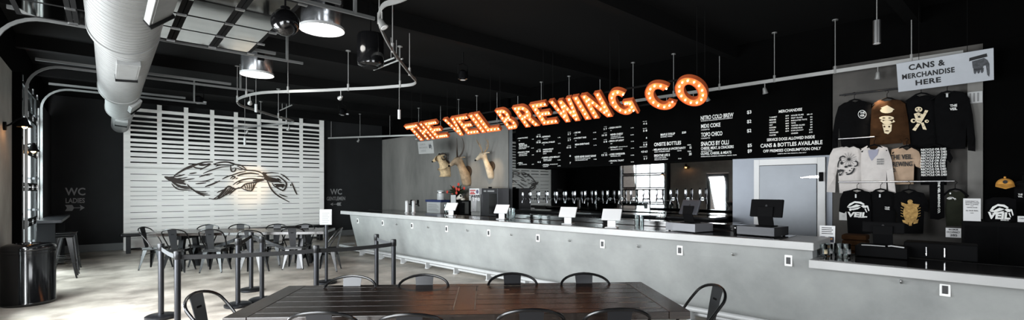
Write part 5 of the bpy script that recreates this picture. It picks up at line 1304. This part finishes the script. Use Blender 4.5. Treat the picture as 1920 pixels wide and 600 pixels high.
# ================================================================== MERCHANDISE WALL
M['brown_cloth'] = mat('brown_cloth', (58, 38, 22), 0.95, vary=0.3, scale=10, bump=0.35, bscale=12, spec=0.1)
M['white_cloth'] = mat('white_cloth', (200, 194, 190), 0.95, vary=0.1, scale=8, bump=0.4, bscale=10, spec=0.1)
M['tan_cloth'] = mat('tan_cloth', (172, 148, 126), 0.95, vary=0.15, scale=8, bump=0.4, bscale=10, spec=0.1)
M['olive_cloth'] = mat('olive_cloth', (38, 40, 32), 0.95, vary=0.2, scale=8, bump=0.4, bscale=10, spec=0.1)
M['gold_print'] = mat('gold_print', (206, 166, 96), 0.8, vary=0.4, scale=22, color2=(120, 88, 44))
M['cream_print'] = mat('cream_print', (220, 204, 172), 0.8)
M['hat_gold'] = mat('hat_gold', (214, 152, 66), 0.9, vary=0.15, scale=10, bump=0.2, bscale=40)
M['inner_cloth'] = mat('inner_cloth', (150, 150, 165), 0.95)
def garment(name, label, cat, n, outline, m, group, thick=0.05, hanger=None, rail_z=None):
    """soft hanging garment on the plane n: outline in the picture, real thickness, rounded edges"""
    pts = [on_n(x, y, n) for x, y in outline]
    s0 = sum(p[0] for p in pts) / len(pts); z0 = min(p[1] for p in pts)
    t = thing(name, label, cat, B(s0, n, z0), RB, group)
    loc = [(s0 - s, z - z0) for s, z in pts]
    bm = bmesh.new(); vs = [bm.verts.new((x, 0, z)) for x, z in loc]
    ed = [bm.edges.new((vs[i], vs[(i + 1) % len(vs)])) for i in range(len(vs))]
    bmesh.ops.triangle_fill(bm, use_beauty=True, use_dissolve=False, edges=ed)
    for _ in range(3): bmesh.ops.subdivide_edges(bm, edges=[e for e in bm.edges if e.calc_length() > 0.045], cuts=1, use_grid_fill=False)
    bmesh.ops.triangulate(bm, faces=bm.faces)
    bnd = {v for e in bm.edges if len(e.link_faces) == 1 for v in e.verts}
    segs = [(Vector(loc[i]), Vector(loc[(i + 1) % len(loc)])) for i in range(len(loc))]
    def dist(p):
        best = 9
        for a_, b_ in segs:
            ab = b_ - a_; tt = max(0, min(1, (p - a_).dot(ab) / max(ab.length_squared, 1e-9))); best = min(best, (a_ + ab * tt - p).length)
        return best
    rd = random.Random(hash(label) % 1000 if False else len(label) * 7 + int(outline[0][0]))
    ph = [rd.uniform(0, 6) for _ in range(4)]
    faces = list(bm.faces); old = list(bm.verts); dup_ = {}
    for v in old:
        dd = dist(Vector((v.co.x, v.co.z))); h = thick * math.sqrt(min(1, dd / .07)) * .5
        fold = .008 * math.sin(v.co.x * 26 + ph[0] + 3 * math.sin(v.co.z * 4 + ph[1])) * min(1, dd / .05)
        dup_[v] = v if v in bnd else bm.verts.new((v.co.x, h, v.co.z))
        if v not in bnd: v.co.y = -h + fold
    for f in faces:
        try: bm.faces.new([dup_[v] for v in reversed(f.verts)])
        except ValueError: pass
    mb = MB(); mb.bm.free(); mb.bm = bm
    mb.build('cloth', m, t, smooth=True)
    if hanger:
        hs, hz = on_n(hanger[0], hanger[1], n); x = s0 - hs; z = hz - z0; hw = hanger[2]
        MB().tube([Vector((x - hw, 0, z - .09)), Vector((x - .05, 0, z - .01)), Vector((x, 0, z + .005)), Vector((x + .05, 0, z - .01)), Vector((x + hw, 0, z - .09))], .011, 8).tube([(x, 0, z), (x, 0, z + .06), (x + .02, 0, z + .085), (x + .0, 0, z + .11), (x - .02, 0, z + .095)], .004, 6).build('hanger', 'black_plastic', t, smooth=True)
    return t, s0, z0, n
def on_cloth(g_, px, py):
    t, s0, z0, n = g_; s, z = on_n(px, py, n); return Vector((s0 - s, 0, z - z0))
def print_text(g_, txt, x0, x1, y0, y1, m='text_white', out=.042, off=.03, shear=0.0):
    t = g_[0]; a_ = on_cloth(g_, x0, y1); b_ = on_cloth(g_, x1, y1); c_ = on_cloth(g_, x0, y0)
    text_mesh('print_lettering', txt, m, t, a_ + Vector((0, -out, 0)), (1, 0, 0), (0, 0, 1), b_.x - a_.x, c_.z - a_.z, offset=off, depth=.0, shear=shear)
def print_shapes(g_, polys, m, name='print', out=.042):
    mb = MB(); fn = lambda x, y, d: on_cloth(g_, x, y) + Vector((0, -out - d, 0))
    for k, p in enumerate(polys): mb.prism(p, fn, .0002 * (k % 5), .0015 + .0002 * (k % 5))
    return mb.build(name, m, g_[0])
def line_poly(pts, wpx):
    L_, R_ = [], []
    for i in range(len(pts)):
        p = Vector(pts[i]); d = (Vector(pts[min(i + 1, len(pts) - 1)]) - Vector(pts[max(i - 1, 0)])).normalized(); nrm2 = Vector((-d.y, d.x)) * wpx / 2
        k = .5 if i in (0, len(pts) - 1) else 1
        L_.append(tuple(p + nrm2 * k)); R_.append(tuple(p - nrm2 * k))
    return L_ + R_[::-1]
def ell(cx, cy, rx, ry, n=14): return [(cx + rx * math.cos(2 * PI * i / n), cy + ry * math.sin(2 * PI * i / n)) for i in range(n)]
def ring_poly(cx, cy, r, w_, n=18): return [ [ (cx + r * math.cos(2*PI*i/n), cy + r * math.sin(2*PI*i/n)), (cx + r * math.cos(2*PI*(i+1)/n), cy + r * math.sin(2*PI*(i+1)/n)), (cx + (r-w_) * math.cos(2*PI*(i+1)/n), cy + (r-w_) * math.sin(2*PI*(i+1)/n)), (cx + (r-w_) * math.cos(2*PI*i/n), cy + (r-w_) * math.sin(2*PI*i/n)) ] for i in range(n)]
def moth(x, y, w_, h_):
    """the brewery's moth mark as a few bold shapes"""
    P = lambda l: [(x + a_ * w_, y + b_ * h_) for a_, b_ in l]
    return [P([(0, .55), (.12, .25), (.35, .05), (.62, .1), (.8, .3), (.72, .36), (.55, .24), (.34, .2), (.16, .42)]), P([(.0, .55), (.2, .5), (.42, .32), (.62, .42), (.5, .52), (.3, .62), (.1, .64)]), P([(.08, .72), (.3, .68), (.5, .58), (.62, .55), (.5, .72), (.28, .82)]), P([(.62, .46), (.74, .36), (.9, .48), (.86, .62), (.74, .62)]), P([(.86, .4), (.94, .44), (1.0, .85), (.96, .9)]), P([(.78, .7), (.84, .68), (.9, 1.0), (.86, 1.0)])]
GM = 'shirts on the merchandise wall'
NA, NBk, NCk = NM - .12, NM - .26, NM - .40
def rail(name, label, x0, y0, x1, y1, n, wall_px):
    s0, z0 = on_n(x0, y0, n); s1, z1 = on_n(x1, y1, n); z = (z0 + z1) / 2
    t = thing('clothes_rail', label, 'clothes rail', B(s0, n, z), RB, 'clothes rails on the merchandise wall')
    MB().cyl((0, 0, 0), (s0 - s1, 0, 0), .011, seg=10).build('rail', 'dark_rail' if n == NA else 'steel', t, smooth=True)
    for f_ in (.06, .94): MB().cyl(((s0 - s1) * f_, 0, 0), ((s0 - s1) * f_, NM - n, 0), .009, seg=8).build('wall_bracket', 'steel', t)
M['dark_rail'] = mat('dark_rail', (40, 40, 42), 0.4, metal=.6)
rail('r', 'upper dark clothes rail under the hanging merchandise sign', 1574, 178, 1700, 165, NA, None)
rail('r', 'middle steel clothes rail left of the brown hoodie', 1572, 261, 1640, 256, NBk, None)
rail('r', 'lower steel clothes rail in front of the white shirts', 1572, 341, 1790, 340, NCk, None)
# --- top row
g = garment('shirt', 'black long sleeved shirt with a round white badge print, top left of the wall', 'shirt', NA, [(1597, 189), (1603, 192), (1611, 188), (1622, 190), (1633, 195), (1636, 225), (1634, 277), (1578, 278), (1573, 240), (1571, 276), (1560, 278), (1561, 250), (1566, 220), (1572, 200), (1582, 193)], 'black_cloth', GM, hanger=(1602, 187, .16))
print_shapes(g, ring_poly(1617.5, 215, 8, 1), 'text_white', 'badge_ring'); print_text(g, 'THE\nVEIL', 1613, 1622.5, 210.5, 219.5)
g = garment('hoodie', 'brown hooded sweatshirt with a pale stacked print, second in the top row', 'shirt', NA - .05, [(1652, 186), (1658, 190), (1668, 189), (1675, 185), (1688, 188), (1697, 194), (1703, 225), (1707, 270), (1694, 272), (1690, 262), (1691, 268), (1645, 272), (1645, 278), (1631, 280), (1632, 240), (1634, 205), (1639, 193)], 'brown_cloth', GM, .07, hanger=(1663, 184, .16))
print_shapes(g, [ell(1663, 208, 12, 5), [(1652, 203), (1664, 198), (1678, 206), (1666, 210)], ell(1663, 222, 14, 4), ell(1664, 230, 9, 4), [(1655, 234), (1673, 234), (1672, 246), (1666, 252), (1659, 250)], [(1651, 227), (1655, 225), (1657, 232)], [(1676, 225), (1679, 229), (1673, 231)]], 'cream_print')
print_shapes(g, [ell(1659, 238, 2, 1.6), ell(1668, 238, 2, 1.6), ell(1664, 246, 4, 1), ell(1658, 222, 3, 1), ell(1669, 222, 3, 1)], 'brown_cloth', 'print_marks', .045)
g = garment('shirt', 'large black sweatshirt with a pale whirled figure print, third in the top row', 'shirt', NA - .02, [(1717, 178), (1724, 181), (1736, 178), (1752, 182), (1760, 196), (1764, 240), (1762, 278), (1705, 279), (1699, 240), (1697, 200), (1702, 186)], 'black_cloth', GM, hanger=(1727, 175, .16))
print_shapes(g, [ell(1723, 206, 7, 5), [(1714, 214), (1722, 212), (1731, 215), (1735, 207), (1741, 208), (1733, 222), (1727, 232), (1719, 230)], ell(1713, 227, 5, 4), ell(1738, 228, 4, 3), [(1720, 232), (1726, 233), (1717, 246), (1711, 244)], [(1727, 231), (1732, 230), (1738, 244), (1731, 243)]], 'cream_print')
print_shapes(g, [ell(1720, 205, 1.4, 1.4), ell(1726, 205, 1.4, 1.4), ell(1714, 227, 2.4, 2), ell(1724, 220, 3, 1.5), ell(1723, 209, 3, .8), line_poly([(1716, 201), (1722, 199), (1729, 202)], 1.2), line_poly([(1719, 215), (1723, 219), (1728, 214)], 1), line_poly([(1720, 226), (1728, 228)], 1), line_poly([(1733, 212), (1738, 213)], 1), line_poly([(1714, 238), (1720, 240)], 1), line_poly([(1730, 238), (1735, 236)], 1), ell(1739, 228, 1.6, 1.2)], 'black_cloth', 'print_marks', .045)
g = garment('shirt', 'black sweatshirt with a small two line chest print, rightmost in the top row', 'shirt', NA - .07, [(1766, 172), (1775, 178), (1788, 170), (1806, 172), (1818, 184), (1824, 215), (1829, 262), (1829, 284), (1815, 282), (1812, 235), (1810, 279), (1758, 280), (1755, 240), (1752, 200), (1754, 180)], 'black_cloth', GM, hanger=(1776, 172, .17))
print_text(g, 'THE\nVEIL', 1781, 1795, 197, 208); print_shapes(g, [[(1774, 176), (1778, 176), (1778, 183), (1774, 183)]], 'white_rail', 'neck_label')
# --- middle row
g = garment('shirt', 'white long sleeved shirt with a black bear head print', 'shirt', NBk, [(1562, 279), (1585, 274), (1592, 277), (1602, 274), (1617, 279), (1620, 300), (1622, 362), (1574, 362), (1571, 315), (1567, 330), (1566, 361), (1550, 360), (1552, 315), (1556, 290)], 'white_cloth', GM, hanger=(1593, 272, .16))
tuft = [line_poly([(1592.5, 299), (1592.5 + 15 * math.cos(a_), 299 + 13 * math.sin(a_))], .9) for a_ in [2 * PI * k / 15 for k in range(15)]]
print_shapes(g, tuft + [ell(1592.5, 299, 3, 2.5), line_poly(arc(1584, 312, 12, 16, 170, 240, 8), 2), line_poly(arc(1590, 312, 13, 15, 10, 100, 10), 3), line_poly(arc(1581, 298, 5.5, 4.5, 120, 330, 10), 2.4), line_poly(arc(1604, 307, 5, 5, -90, 110, 10), 2.4), ell(1579, 306, 2.5, 3), ell(1587, 313, 3, 2.2), ell(1594, 311, 3, 2), line_poly([(1572, 322), (1577, 318), (1582, 322), (1577, 328), (1572, 322)], 2), ell(1580, 320, 3.5, 2), ell(1574, 321, 2.5, 3), ell(1576, 328, 2.5, 2), ell(1594, 320, 1.5, 1.2), ell(1598, 316, 1, 1), ell(1588, 324, 2, 1)], 'text_black', out=.04)
g = garment('shirt', 'white long sleeved shirt with an open grey neck and tiny chest print', 'shirt', NBk - .06, [(1615, 279), (1626, 273), (1632, 280), (1641, 281), (1650, 273), (1664, 277), (1672, 300), (1680, 362), (1666, 362), (1662, 320), (1662, 362), (1630, 362), (1616, 362), (1614, 310)], 'white_cloth', GM, hanger=(1639, 272, .14))
print_shapes(g, [[(1628, 282), (1648, 280), (1646, 290), (1635, 302), (1630, 293)]], 'inner_cloth', 'neck_inside', .03); print_text(g, 'IIII\nIIII\nIIII', 1645, 1657, 298, 309, 'text_dim')
g = garment('shirt', 'tan t-shirt with the brewery name in dark capitals', 'shirt', NBk + .02, [(1672, 280), (1690, 276), (1700, 282), (1710, 276), (1722, 280), (1728, 300), (1727, 316), (1717, 312), (1714, 306), (1713, 345), (1670, 346), (1667, 310)], 'tan_cloth', GM, hanger=(1700, 274, .15))
print_text(g, 'THE VEIL', 1669, 1711, 291, 300, 'text_black'); print_text(g, 'BREWING', 1669, 1711, 304, 313, 'text_black'); print_text(g, 'CO.', 1669, 1681, 316, 323, 'text_black')
g = garment('shirt', 'black t-shirt covered with repeated wavy recycle or die lettering', 'shirt', NBk + .03, [(1729, 278), (1742, 274), (1752, 277), (1762, 274), (1778, 278), (1787, 296), (1782, 306), (1776, 300), (1775, 347), (1726, 347), (1725, 318), (1727, 300)], 'black_cloth', GM, hanger=(1752, 272, .15))
for k in range(10): print_text(g, 'RECYCLE OR DIE!', 1727 + math.sin(k * .9) * .8, 1774 + math.sin(k * .9) * 1.5, 279.5 + k * 5.2, 283.5 + k * 5.2, out=.04)
# --- lower row
g = garment('shirt', 'black t-shirt with white moth and veil lettering, lower left of the wall', 'shirt', NCk, [(1581, 359), (1596, 356), (1606, 361), (1617, 357), (1630, 360), (1634, 380), (1633, 438), (1590, 442), (1587, 396), (1583, 400), (1573, 397), (1575, 372)], 'black_cloth', GM, hanger=(1607, 355, .15))
print_text(g, 'VEIL', 1590, 1627, 397, 406.5, shear=.1, off=.05); print_shapes(g, moth(1589, 376, 42, 22) + [ell(1595.5, 393, 2.4, 2.4)], 'text_white', 'moth_print'); print_text(g, 'BREWING CO', 1610, 1622, 406, 408); print_shapes(g, [[(1604, 364), (1607, 364), (1607, 371), (1604, 371)]], 'white_rail', 'neck_label')
g = garment('shirt', 'black t-shirt with a tiny white chest print, middle of the lower row', 'shirt', NCk + .03, [(1632, 360), (1642, 357), (1651, 361), (1661, 357), (1676, 361), (1680, 385), (1680, 436), (1634, 438), (1632, 395)], 'black_cloth', GM, hanger=(1651, 355, .14))
print_text(g, 'THE\nVEIL', 1659.5, 1669, 387.5, 393); print_shapes(g, [[(1649, 364), (1652, 364), (1652, 370), (1649, 370)]], 'white_rail', 'neck_label')
g = garment('shirt', 'black t-shirt with a gold shell shaped print, right of the lower row', 'shirt', NCk - .02, [(1678, 362), (1694, 358), (1704, 363), (1714, 358), (1732, 362), (1741, 380), (1740, 398), (1733, 396), (1731, 438), (1684, 438), (1682, 398), (1676, 390)], 'black_cloth', GM, hanger=(1704, 356, .15))
print_shapes(g, [ell(1708, 399, 14, 19, 20), ell(1707, 378, 5, 4), [(1690, 379), (1702, 383), (1698, 389), (1691, 385)], [(1714, 382), (1725, 383), (1722, 389), (1714, 388)], [(1692, 412), (1702, 413), (1704, 421), (1694, 417)], [(1714, 413), (1723, 411), (1721, 418), (1713, 420)], [(1704, 416), (1711, 416), (1710, 423), (1705, 423)]] + [line_poly([(1694, 391 + 5 * k), (1689.5, 389 + 5 * k)], 2) for k in range(4)] + [line_poly([(1722, 391 + 5 * k), (1726.5, 389 + 5 * k)], 2) for k in range(4)], 'gold_print')
g = garment('lanyard_towel', 'long narrow black towel with vertical brewery lettering', 'towel', NCk - .03, [(1742, 341), (1770, 340), (1771, 408), (1760, 412), (1744, 410)], 'black_cloth', None, .03)
a_ = on_cloth(g, 1763, 340); b_ = on_cloth(g, 1763, 400); c_ = on_cloth(g, 1758.5, 340)
text_mesh('print_lettering', 'THE VEIL BREWING CO.', 'text_white', g[0], c_ + Vector((0, -.03, 0)), (0, 0, -1), (1, 0, 0), a_.z - b_.z, a_.x - c_.x, offset=.04, depth=0)
g = garment('shirt', 'dark olive t-shirt with a small white moth print, by the occupancy sign', 'shirt', NCk, [(1777, 360), (1785, 357), (1792, 360), (1800, 358), (1808, 364), (1812, 385), (1806, 388), (1805, 424), (1774, 424), (1772, 390)], 'olive_cloth', GM, hanger=(1791, 355, .12))
print_shapes(g, moth(1775, 369, 18, 6) + [ell(1782, 362.5, 1.6, 1.6)], 'text_white', 'moth_print')

# shelf block with the shown shirt, hat and paper notices
s0, s1 = S(1803, 7.6), S(1945, 7.6); zt = on_n(1850, 416, 7.6)[1]
t = thing('black_cabinet', 'tall black cabinet at the right edge carrying a folded shirt and paper notices', 'cabinet', B(s0, 7.6, 0), RB)
MB().box((0, 0, 0), (s0 - s1, .7, zt)).build('cabinet_body', 'black_plastic', t, bevel=.006)
MB().box((.03, -.008, .1), ((s0 - s1) / 2 - .01, 0, zt - .05)).build('door', 'black_cloth', t); MB().box(((s0 - s1) / 2 + .01, -.008, .1), (s0 - s1 - .03, 0, zt - .05)).build('door', 'black_cloth', t)
g = garment('shirt', 'black t-shirt with big white moth and veil lettering displayed on the black cabinet', 'shirt', 7.75, [(1845, 416), (1847, 375), (1862, 370), (1890, 370), (1905, 374), (1906, 416)], 'black_cloth', None, .06)
print_text(g, 'VEIL', 1852, 1894, 397, 410, shear=.1, off=.05, out=.045); print_shapes(g, moth(1855, 381, 45, 26) + [ell(1860, 394.5, 2.6, 2.6)], 'text_white', 'moth_print', .045); print_text(g, 'BREWING CO', 1876, 1891, 411, 413.5, out=.045)
def notice(name, label, px0, px1, y0, y1, n, lines, m='white_paint'):
    s0, za = on_n(px0, y1, n); s1, _ = on_n(px1, y1, n); zb = on_n(px0, y0, n)[1]
    t = thing(name, label, 'notice', B(s0, n, za), RB)
    W2, H2 = s0 - s1, zb - za
    MB().box((0, 0, 0), (W2, .006, H2)).build('paper', m, t); MB().box((.0, .006, 0), (W2, .05, .006)).build('paper_stand', 'tumbler', t)
    for tx, a0, a1, b0, b1 in lines: text_mesh('lettering', tx, 'text_black', t, (a0 * W2, 0, b0 * H2), (1, 0, 0), (0, 0, 1), (a1 - a0) * W2, (b1 - b0) * H2, offset=.03, depth=.002)
    return t
notice('paper_notice', 'white paper notice with printed lines on the black cabinet beside the shirt', 1806, 1839, 372, 415, 7.68, [('PLEASE RESPECT ALL', .12, .88, .86, .9), ('RESTROOMS & PATRONS', .12, .9, .79, .83), ('PRIOR TO LEAVING', .14, .86, .72, .76), ('THE', .42, .58, .66, .69), ('TASTING ROOM', .2, .8, .59, .63), ('ALL SALES FINAL', .14, .86, .45, .5), ('CHEERS', .4, .6, .36, .39)])
notice('occupancy_sign', 'small white maximum occupancy sign below the olive shirt', 1773, 1802, 427, 444.5, 7.7, [('MAXIMUM', .2, .8, .76, .92), ('OCCUPANCY', .06, .94, .46, .66), ('285', .28, .76, .12, .36)])
notice('paper_notice', 'white paper notice cut by the right edge of the photo', 1908, 1935, 405, 416, 7.68, [('CASH ONLY', .1, .9, .5, .7)])
# hat on a peg
s_, z_ = on_n(1884, 348, 8.2)
t = thing('cap', 'mustard yellow baseball cap with a round dark badge on the dark wall', 'cap', B(s_, 8.18, z_), RB)
wc = S(1864, 8.2) - S(1903, 8.2); k = wc / 2
mb = MB(); rings = []
for zz, r in ((0, 1), (.25, 1.0), (.5, .93), (.75, .74), (.93, .42), (.99, .1)): rings.append([mb.bm.verts.new((math.cos(2 * PI * i / 28) * r * k * .92, math.sin(2 * PI * i / 28) * r * k * .85, zz * k * 1.15 - .01)) for i in range(28)])
mb.loft(rings).build('crown', 'hat_gold', t, smooth=True)
mb = MB(); rr = []
for i in range(13):
    a_ = R(200 + 140 * i / 12); rr.append((math.cos(a_), math.sin(a_)))
ra = [mb.bm.verts.new((x * k * .93, y * k * .86, .02)) for x, y in rr]; rb_ = [mb.bm.verts.new((x * k * 1.0, y * k * .86 - k * .75 * max(0, -y) - .01, -.035 + .03 * abs(x))) for x, y in rr]
ra2 = [mb.bm.verts.new(v.co + Vector((0, 0, -.006))) for v in ra]; rb2 = [mb.bm.verts.new(v.co + Vector((0, 0, -.006))) for v in rb_]
for i in range(12):
    for A_, B_ in ((ra, rb_), (rb2, ra2), (rb_, rb2), (ra2, ra)): mb.bm.faces.new((A_[i], A_[i + 1], B_[i + 1], B_[i]))
mb.build('brim', 'hat_gold', t, smooth=True)
MB().cyl((0, -k * .80, k * .5), (0, -k * .86, k * .5), k * .24, seg=20).build('badge', 'text_black', t)
MB().ball((0, 0, k * 1.14), .012, seg=8).build('button', 'hat_gold', t)
MB().cyl((0, k * .5, k * .5), (0, NM - .06 - 8.18, k * .5), .02, seg=10).build('wall_peg', 'black_plastic', t)
g = garment('shirt', 'black t-shirt with a tiny white print, cut by the right edge of the photo', 'shirt', 8.2, [(1902, 345), (1915, 341), (1932, 343), (1946, 350), (1950, 400), (1900, 403)], 'black_cloth', None, .05, hanger=(1918, 340, .12))
print_text(g, 'THE\nVEIL', 1908, 1917, 363, 370, out=.045)
t = thing('wall_thermostat', 'small white wall box beside the concrete strip above the shirts', 'wall box', B(S(1828, NM - .1), NM - .1, on_n(1828, 194, NM - .1)[1]), RB)
MB().box((-.07, -.025, 0), (.07, 0, .15)).build('cover', 'white_rail', t, bevel=.006)
for k in range(3): MB().box((-.05 + .035 * k, -.03, .02), (-.035 + .035 * k, -.024, .13)).build('vent_bar', 'text_dim', t)
t = thing('wall_switch', 'pale switch plate low on the concrete left of the black veil shirt', 'switch', B(S(1581, NM), NM, on_n(1581, 413, NM)[1]), RB)
MB().box((-.05, -.012, 0), (.05, 0, .13)).build('plate', 'outlet_white', t, bevel=.004); MB().box((-.012, -.02, .045), (.012, -.011, .085)).build('switch_rocker', 'white_paint', t)

# ================================================================== ON THE LOWER COUNTER
ZL = ZLOW + .005
def low(px, py): return gp(px, py, ZL)
p = low(1548, 482)
def jar(px, py, h, r, lb, fill):
    t = thing('merchandise_glass', lb, 'glass', low(px, py), 0, 'branded glasses on the lower counter')
    MB().lathe([(r * .8, 0), (r * .84, .006), (r, h * .5), (r * .95, h), (r * .93, h), (r * .8, .014), (0.001, .012)], seg=24, cap=False).build('tumbler', 'tumbler', t, smooth=True)
    mb = MB(); rings = []
    for zz in (h * .25, h * .6): rings.append([mb.bm.verts.new((math.cos(R(150 + 60 + 150 * i / 10)) * r * .985, math.sin(R(150 + 60 + 150 * i / 10)) * r * .985, zz)) for i in range(11)])
    for i in range(10): mb.bm.faces.new((rings[0][i], rings[0][i + 1], rings[1][i + 1], rings[1][i]))
    mb.build('glass_print', fill, t)
jar(1543, 481, .13, .042, 'clear branded glass in front of the little menu card', 'cream_print'); jar(1553, 480, .13, .042, 'clear branded glass right of the little menu card foot', 'text_dim')
jar(1573, 481, .14, .045, 'clear glass on the lower counter, left of the last one', 'text_dim'); jar(1586, 482, .14, .045, 'clear glass on the lower counter beside the dark register', 'text_dim')
p = low(1546, 474) + NN * .12
t = thing('card_holder', 'small clear stand with a printed menu card and food pictures on the lower counter', 'card holder', p, RB + R(4))
MB().box((-.075, -.04, 0), (.075, .06, .012)).build('holder_foot', 'tumbler', t)
o = MB().box((-.075, -.004, .012), (.075, .004, .30), Matrix.Rotation(R(-9), 4, 'X')).build('card', 'white_paint', t)
mt = Matrix.Rotation(R(-9), 4, 'X')
MB().box((-.065, -.0055, .11), (-.02, -.004, .175), mt).box((.012, -.0055, .11), (.065, -.004, .175), mt).box((-.04, -.0055, .03), (.05, -.004, .09), mt).build('food_picture', mat('dark_photo', (40, 44, 62), .6), o)
MB().box((-.05, -.007, .125), (-.03, -.005, .155), mt).box((.02, -.007, .14), (.05, -.005, .16), mt).box((-.01, -.007, .045), (.03, -.005, .075), mt).build('picture_detail', mat('food', (196, 138, 76), .6), o)
mb = MB()
for k in range(4): mb.box((-.055, -.0055, .205 + .022 * k), (.055 - .012 * (k % 2), -.004, .213 + .022 * k), mt)
mb.build('printed_lines', 'text_black', o)
# dark register at the right
p0, p1 = low(1601, 481), low(1700, 489); d = p1 - p0; rz = math.atan2(d.y, d.x); wd = d.length
t = thing('cash_drawer', 'black cash drawer with bright metal clips on the lower counter', 'cash drawer', (p0 + p1) / 2 + NN * .06, rz, None)
MB().box((-wd / 2, 0, .006), (wd / 2, .38, .115)).build('body', 'screen_dark', t, bevel=.005)
MB().tube([(-wd * .38, .04, .12), (-wd * .2, .03, .124), (-wd * .1, .06, .12), (wd * .08, .05, .12)], .005, 6).tube([(wd * .14, .05, .124), (wd * .2, .04, .13), (wd * .44, .04, .12)], .007, 6).build('cable', 'white_rail', t, smooth=True)
f_ = d.normalized(); b_ = Vector((-f_.y, f_.x, 0))
ps = pos_screen((p0 + p1) / 2 + NN * .06 + b_ * .2 + Vector((0, 0, .115)), rz, .36, .12, 'low black register screen seen from behind on the black cash drawer', 'screen_dark', .19, R(-10))
t = thing('card_box', 'flat dark pad on the lower counter right of the black cash drawer', 'box', low(1765, 490) + NN * .25, RB)
MB().box((-.3, -.1, 0), (.26, .2, .16)).build('box_body', 'black_plastic', t, bevel=.01)
for x in (-.12, .02): MB().cyl((x, -.1, .05), (x, -.125, .05), .006, seg=8).cyl((x, -.12, .03), (x, -.12, .12), .005, seg=8).build('box_handle', 'steel', t)
t = thing('folded_shirts', 'stack of folded brown shirts behind the black register', 'shirts', B(S(1604, 7.9), 7.9, .62), RB)
for k in range(5): MB().box((-.14 + .006 * (k % 2), -.14, .075 * k), (.14, .14, .075 * k + .07)).build('folded_shirt', 'brown_cloth', t, bevel=.02, bseg=3)
tt = thing('low_shelf', 'dark low shelf under the hanging shirts', 'shelf', B(S(1560, NM - .75), NM - .75, 0), RB)
lw = S(1560, NM - .75) - S(1802, NM - .6)
MB().box((0, 0, .56), (lw, .7, .62)).build('shelf_top', 'dark_top', tt, bevel=.005)
MB().box((0.02, 0.03, 0), (lw - .02, .66, .56)).build('shelf_body', 'black_plastic', tt)

# ================================================================== LAMP LIGHT FROM THE TRACKS
WARM = (1, .72, .42)
e_ = on_y(470, 345, YS)
spot('screen_spot', gp(541, 231, ZU) + Vector((0, 0, -.2)), e_, 260, 28, WARM, .9)
spot('trophy_spot', tuple(heads[906] + Vector((0, 0, -.03))), B(9.6, NTW, 1.9), 52, 40, WARM, .8)
spot('trophy_spot', tuple(heads[873] + Vector((0, 0, -.03))), B(10.6, NTW, 1.8), 40, 40, WARM, .8)
spot('menu_spot', tuple(heads[1434] + Vector((0, 0, -.03))), B(2.0, NM, 2.1), 6, 60, (1, .85, .65), .8)
spot('merchandise_spot', tuple(heads[1646] + Vector((0, 0, -.03))), B(S(1655, NM), NM, 2.3), 18, 48, WARM, .8)
spot('shirt_spot', tuple(heads[1646] + Vector((0, 0, -.05))), B(S(1640, NM), NM, 1.5), 26, 46, (1, .86, .72), .8)
